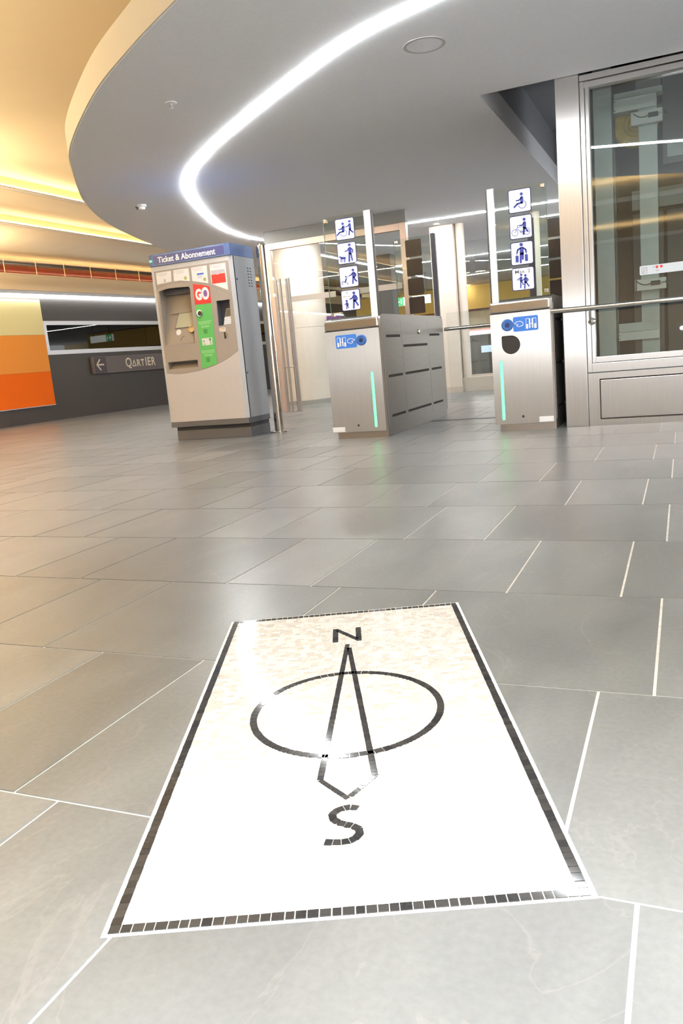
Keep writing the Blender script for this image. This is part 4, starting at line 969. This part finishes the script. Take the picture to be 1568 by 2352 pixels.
for z, zc in ((2.205, 2.30), (0.982, 1.068)):
    sb = MB().box(-0.362 if z > 2 else -0.342, -0.138 if z > 2 else -0.125, 6.90, 6.95, z, zc).build('switch_box', 'shaft_paint_pale', lf, 0.004)
    zm = (z+zc)/2+0.006
    MB().box(-0.238, -0.168, 6.884, 6.90, zm-0.016, zm+0.016).build('switch', 'black_plastic', sb, 0.003)
    MB().tube([(-0.168, 6.892, zm), (-0.115, 6.892, zm+0.002)], 0.0045, 8).build('plunger', 'chrome', sb)
    MB().lathe((-0.118, 6.885, zm), (0, 1, 0), [(0.014, 0), (0.014, 0.014)], 16).build('roller', 'black_plastic', sb)
    MB().tube([(Vector((-0.238, 6.893, zm))).lerp(Vector((-0.345, 6.893, zm+0.03)), q/6)+Vector((0, 0, -0.020*math.sin(pi*q/6))) for q in range(7)], 0.003, 6).build('cable', 'black_plastic', sb)
MB().box(-0.355, -0.350, 6.89, 6.95, 0.982, 1.07).build('box_rim', 'chrome', lf)
t = root('paper_notice', (0.0, 7.5, 2.06), 'white paper sheet hanging high up inside the lift shaft', 'paper')
MB().box(-0.118, 0.16, 7.496, 7.50, 2.05, 2.17).build('sheet', 'paper', t)
MB().box(-0.15, 0.2, 7.50, 7.52, 2.0, 2.22).build('backing', 'shaft_panel', t)
MB().box(-0.15, 0.2, 7.52, 7.54, 2.1, 3.02).build('hanger', 'shaft_panel', t)

# handrail in front of the lift
t = root('handrail', (0.3, 6.10, 0), 'round steel handrail running from the right gate across the lift glass', 'handrail')
MB().tube([(-0.895, 6.135, 0.872), (-0.60, 6.125, 0.868), (1.72, 6.10, 0.858)], 0.0185, 16).build('rail', 'steel_polished', t)
for x in (-0.626, 0.70, 1.68):
    MB().tube([(x, 6.125, 0.856), (x, 6.135, 0.79), (x, 6.15, 0.775), (x, YL+0.010, 0.775)], 0.007, 10).build('bracket_arm', 'steel_polished', t)
    MB().lathe((x, YL+0.011, 0.775), (0, -1, 0), [(0.028, 0), (0.026, 0.010), (0.012, 0.018)], 20).build('bracket_rose', 'steel_polished', t)
# dark sheet put in for the shade between the right gate and the column
t = root('shade_filler', (-0.862, 6.75, 0), 'added dark sheet standing in for shade between the right ticket gate and the steel column', 'shade panel')
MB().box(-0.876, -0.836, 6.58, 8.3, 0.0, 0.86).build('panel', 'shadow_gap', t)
MB().box(-0.876, -0.836, 6.58, 8.3, 0.86, 0.875).build('cap', 'dark_steel', t)

# opening above the lift: dark upper slab
struct(MB().box(-1.6, 2.1, 6.2, 10.6, 3.05, 3.09).build('ceiling_void', 'void_grey'))
struct(MB().box(-1.60, -1.40, 6.0, 10.4, 2.671, 3.1).box(-1.6, 2.1, 6.0, 6.22, 2.671, 3.1).box(-1.6, 2.1, 10.31, 10.5, 2.671, 3.1).build('wall_opening', 'void_grey'))

# ================================================================== BEHIND THE GATES
# glazed door frame with a frosted band
dr = bpy.data.objects.new('door_1', None); COL.objects.link(dr); dr.location = (-4.4, 10.28, 0); dr['origin'] = [-4.4, 10.28, 0]; struct(dr)
dr['label'] = 'glazed door frame behind the steel post'
MB().box(-5.34, -5.255, 10.24, 10.32, 0, 2.31).build('jamb', 'frame_beige', dr, 0.003)
MB().box(-3.36, -3.275, 10.24, 10.32, 0, 2.31).build('jamb', 'frame_beige', dr, 0.003)
MB().box(-5.255, -3.36, 10.24, 10.32, 2.225, 2.31).build('head_rail', 'frame_beige', dr, 0.003)
MB().box(-5.34, -3.275, 10.25, 10.31, 2.31, 2.468).build('transom', 'far_grey', dr)
for xa, xb in ((-5.25, -4.32), (-4.31, -3.365)):
    MB().box(xa, xb, 10.275, 10.285, 0.02, 2.22).build('leaf', 'glass', dr)
    MB().box(xa+0.07, xb-0.02, 10.272, 10.2745, 1.50, 1.575).build('frosted_band', 'pillar_beige', dr)
for z in (1.84, 1.62): MB().box(-5.27, -5.235, 10.225, 10.24, z-0.02, z+0.02).build('hinge', 'steel_bright', dr)
t = root('tube_rack', (-4.95, 10.0, 0), 'group of upright slim steel tubes behind the glass near the pillar', 'steel tubes')
for x, y in ((-5.10, 10.02), (-5.02, 9.98), (-4.965, 10.06), (-4.90, 10.00)):
    MB().tube([(x, y, 0.012), (x, y, 1.80)], 0.017, 12).build('tube', 'steel_side', t)
    MB().lathe((x, y, 0), (0, 0, 1), [(0.04, 0), (0.04, 0.01), (0.02, 0.013)], 16).build('foot', 'steel_bright', t)
MB().tube([(-5.10, 10.02, 0.62), (-5.02, 9.98, 0.62), (-4.965, 10.06, 0.62), (-4.90, 10.0, 0.62)], 0.008, 8).build('tie_bar', 'steel_bright', t)

def pillar(x, y, r, lab):
    t = root('pillar', (x, y, 0), lab, 'pillar')
    MB().lathe((x, y, 0.0), (0, 0, 1), [(r, 0.0), (r, 1.2)], 40).build('lower_shaft', 'pillar_beige', t)
    MB().lathe((x, y, 1.204), (0, 0, 1), [(r, 0.0), (r, 1.262)], 40).build('upper_shaft', 'pillar_beige', t)
    MB().lathe((x, y, 0.0), (0, 0, 1), [(r+0.012, 0.0), (r+0.012, 0.06), (r, 0.066)], 40).build('skirting', 'far_grey', t)
    return t
pillar(-5.70, 11.95, 0.42, 'thick round beige pillar behind the glass door frame')
def downlight(x, y, lab, e):
    t = root('downlight', (x, y, ZS), lab, 'light', 'ceiling downlights')
    MB().lathe((x, y, ZS), (0, 0, -1), [(0.05, 0), (0.05, 0.004), (0.04, 0.005)], 20).build('bezel', 'white_metal', t)
    MB().lathe((x, y, ZS-0.005), (0, 0, -1), [(0.036, 0), (0.036, 0.002)], 20).build('lens', 'led', t)
    l = bpy.data.lights.new('downlight_beam', 'SPOT'); l.energy = e; l.spot_size = R(80); l.spot_blend = 0.8; l.shadow_soft_size = 0.035; l.color = (1.0, 0.92, 0.84)
    lo = bpy.data.objects.new('downlight_beam', l); COL.objects.link(lo); lo.parent = t; lo.location = (0, 0, -0.02)
downlight(-5.25, 11.50, 'small round downlight in front of the thick beige pillar', 22)
downlight(-3.30, 11.80, 'small round downlight above the pale pier', 25)
# pale pier and glazed wall beyond the passage
t = root('pale_pier', (-3.24, 12.1, 0), 'broad pale pier beside the glazed wall seen between the gates', 'pier')
MB().box(-3.48, -3.12, 12.0, 12.5, 0, 2.468).build('shaft', 'pillar_beige', t, 0.01)
MB().box(-3.49, -3.11, 11.99, 12.5, 0, 0.09).build('skirting', 'far_beige', t)
gw = root('glazed_wall', (-2.3, 12.1, 0), 'glazed wall with a low pale plinth seen between the ticket gates', 'glazed wall')
MB().box(-3.12, 1.0, 12.05, 12.2, 0, 0.215).build('plinth', 'far_beige', gw, 0.004)
for x in (-3.05, -1.95, -0.85): MB().lathe((x, 12.12, 0.215), (0, 0, 1), [(0.065, 0), (0.065, 2.253)], 24).build('mullion', 'pillar_beige', gw)
for x in (-3.0, -1.9, -0.8):
    MB().box(x+0.02, x+1.0, 12.11, 12.12, 0.25, 2.2).build('pane', 'glass', gw)
    MB().box(x+0.02, x+1.0, 12.10, 12.13, 0.215, 0.25).build('pane_shoe', 'far_beige', gw)
    MB().lathe((x+0.07, 12.10, 0.78), (0, -1, 0), [(0.02, 0), (0.018, 0.02)], 14).build('lock', 'dark_steel', gw)
# kiosk behind it
ks = root('kiosk', (-2.6, 17.2, 0), 'dark kiosk with small glowing screens far behind the glazed wall', 'kiosk')
MB().box(-4.6, 0.5, 17.0, 17.6, 0, 0.92).build('counter', 'far_dark', ks, 0.01)
MB().box(-4.65, 0.5, 16.95, 17.7, 1.06, 1.10).build('canopy', 'far_dark', ks)
MB().box(-4.6, 0.5, 16.94, 16.96, 1.045, 1.06).build('canopy_light', 'led_far', ks)
MB().box(-4.6, -4.5, 17.1, 17.6, 0.92, 1.06).build('canopy_post', 'far_grey', ks)
MB().box(-4.3, -2.6, 16.97, 17.0, 0.90, 0.98).build('lit_banner', 'screen_white', ks)
MB().box(-4.3, -2.6, 16.97, 17.0, 0.98, 1.01).build('red_banner', 'screen_red', ks)
for x in (-3.95, -3.35): MB().box(x, x+0.5, 16.97, 17.0, 0.52, 0.66).build('monitor', 'screen_blue', ks, 0.004)
# far hall: yellow fascia, dark post, exit sign, poster
t = root('warm_fascia', (-6.5, 24, 0), 'long warm yellow fascia high up in the far hall', 'fascia')
MB().box(-9.5, 0.5, 24.0, 24.3, 1.75, 2.44).build('board', 'far_yellow', t)
MB().box(-9.5, 0.5, 23.95, 24.0, 1.70, 1.75).build('lower_lip', 'pipe_red', t)
MB().box(-9.5, 0.5, 24.1, 24.4, 0.0, 0.9).build('low_wall', 'far_grey', t)
MB().box(-9.5, 0.5, 24.1, 24.2, 0.9, 1.70).build('middle_wall', 'far_cream', t)
t = root('dark_post', (-5.0, 14.6, 0), 'dark square post seen through the left gate glass', 'post')
MB().box(-5.22, -4.95, 14.4, 14.7, 0, 2.468).build('shaft', 'far_dark', t, 0.01)
MB().box(-5.24, -4.93, 14.38, 14.72, 0, 0.12).build('shoe', 'dark_steel', t)
t = root('exit_sign', (-5.7, 18.5, 1.5), 'green exit sign with a white left arrow in the far hall', 'sign')
MB().box(-6.32, -5.45, 18.5, 18.58, 1.76, 1.95).build('light_box', 'exit_white', t, 0.005)
MB().box(-6.32, -6.10, 18.49, 18.50, 1.76, 1.95).build('green_field', 'exit_green', t)
k = Ink(front(18.49, 0.004)); k.cap([(-6.20, 1.855), (-6.285, 1.855)], 0.02); k.cap([(-6.245, 1.905), (-6.29, 1.855), (-6.245, 1.805)], 0.02); k.rect(-6.16, -6.14, 1.80, 1.91); k.mb.build('arrow', 'exit_white', t)
for x in (-6.2, -5.55): MB().tube([(x, 18.54, 1.95), (x, 18.54, 2.468)], 0.012, 8).build('hanger', 'dark_steel', t)
t = root('poster_panel', (-6.0, 14.2, 0), 'upright panel fading from purple to red beyond the thick pillar', 'poster panel')
for a, b, m in ((1.02, 1.48, 'poster_purple'), (0.62, 1.02, 'poster_red'), (0.22, 0.62, 'poster_brown')):
    MB().box(-6.55, -5.95, 14.2, 14.26, a, b).build('print_field', m, t)
MB().box(-6.58, -5.92, 14.21, 14.30, 0.0, 0.22).build('stand', 'far_beige', t)
MB().box(-6.58, -5.92, 14.19, 14.28, 1.48, 1.52).build('top_profile', 'alu', t)
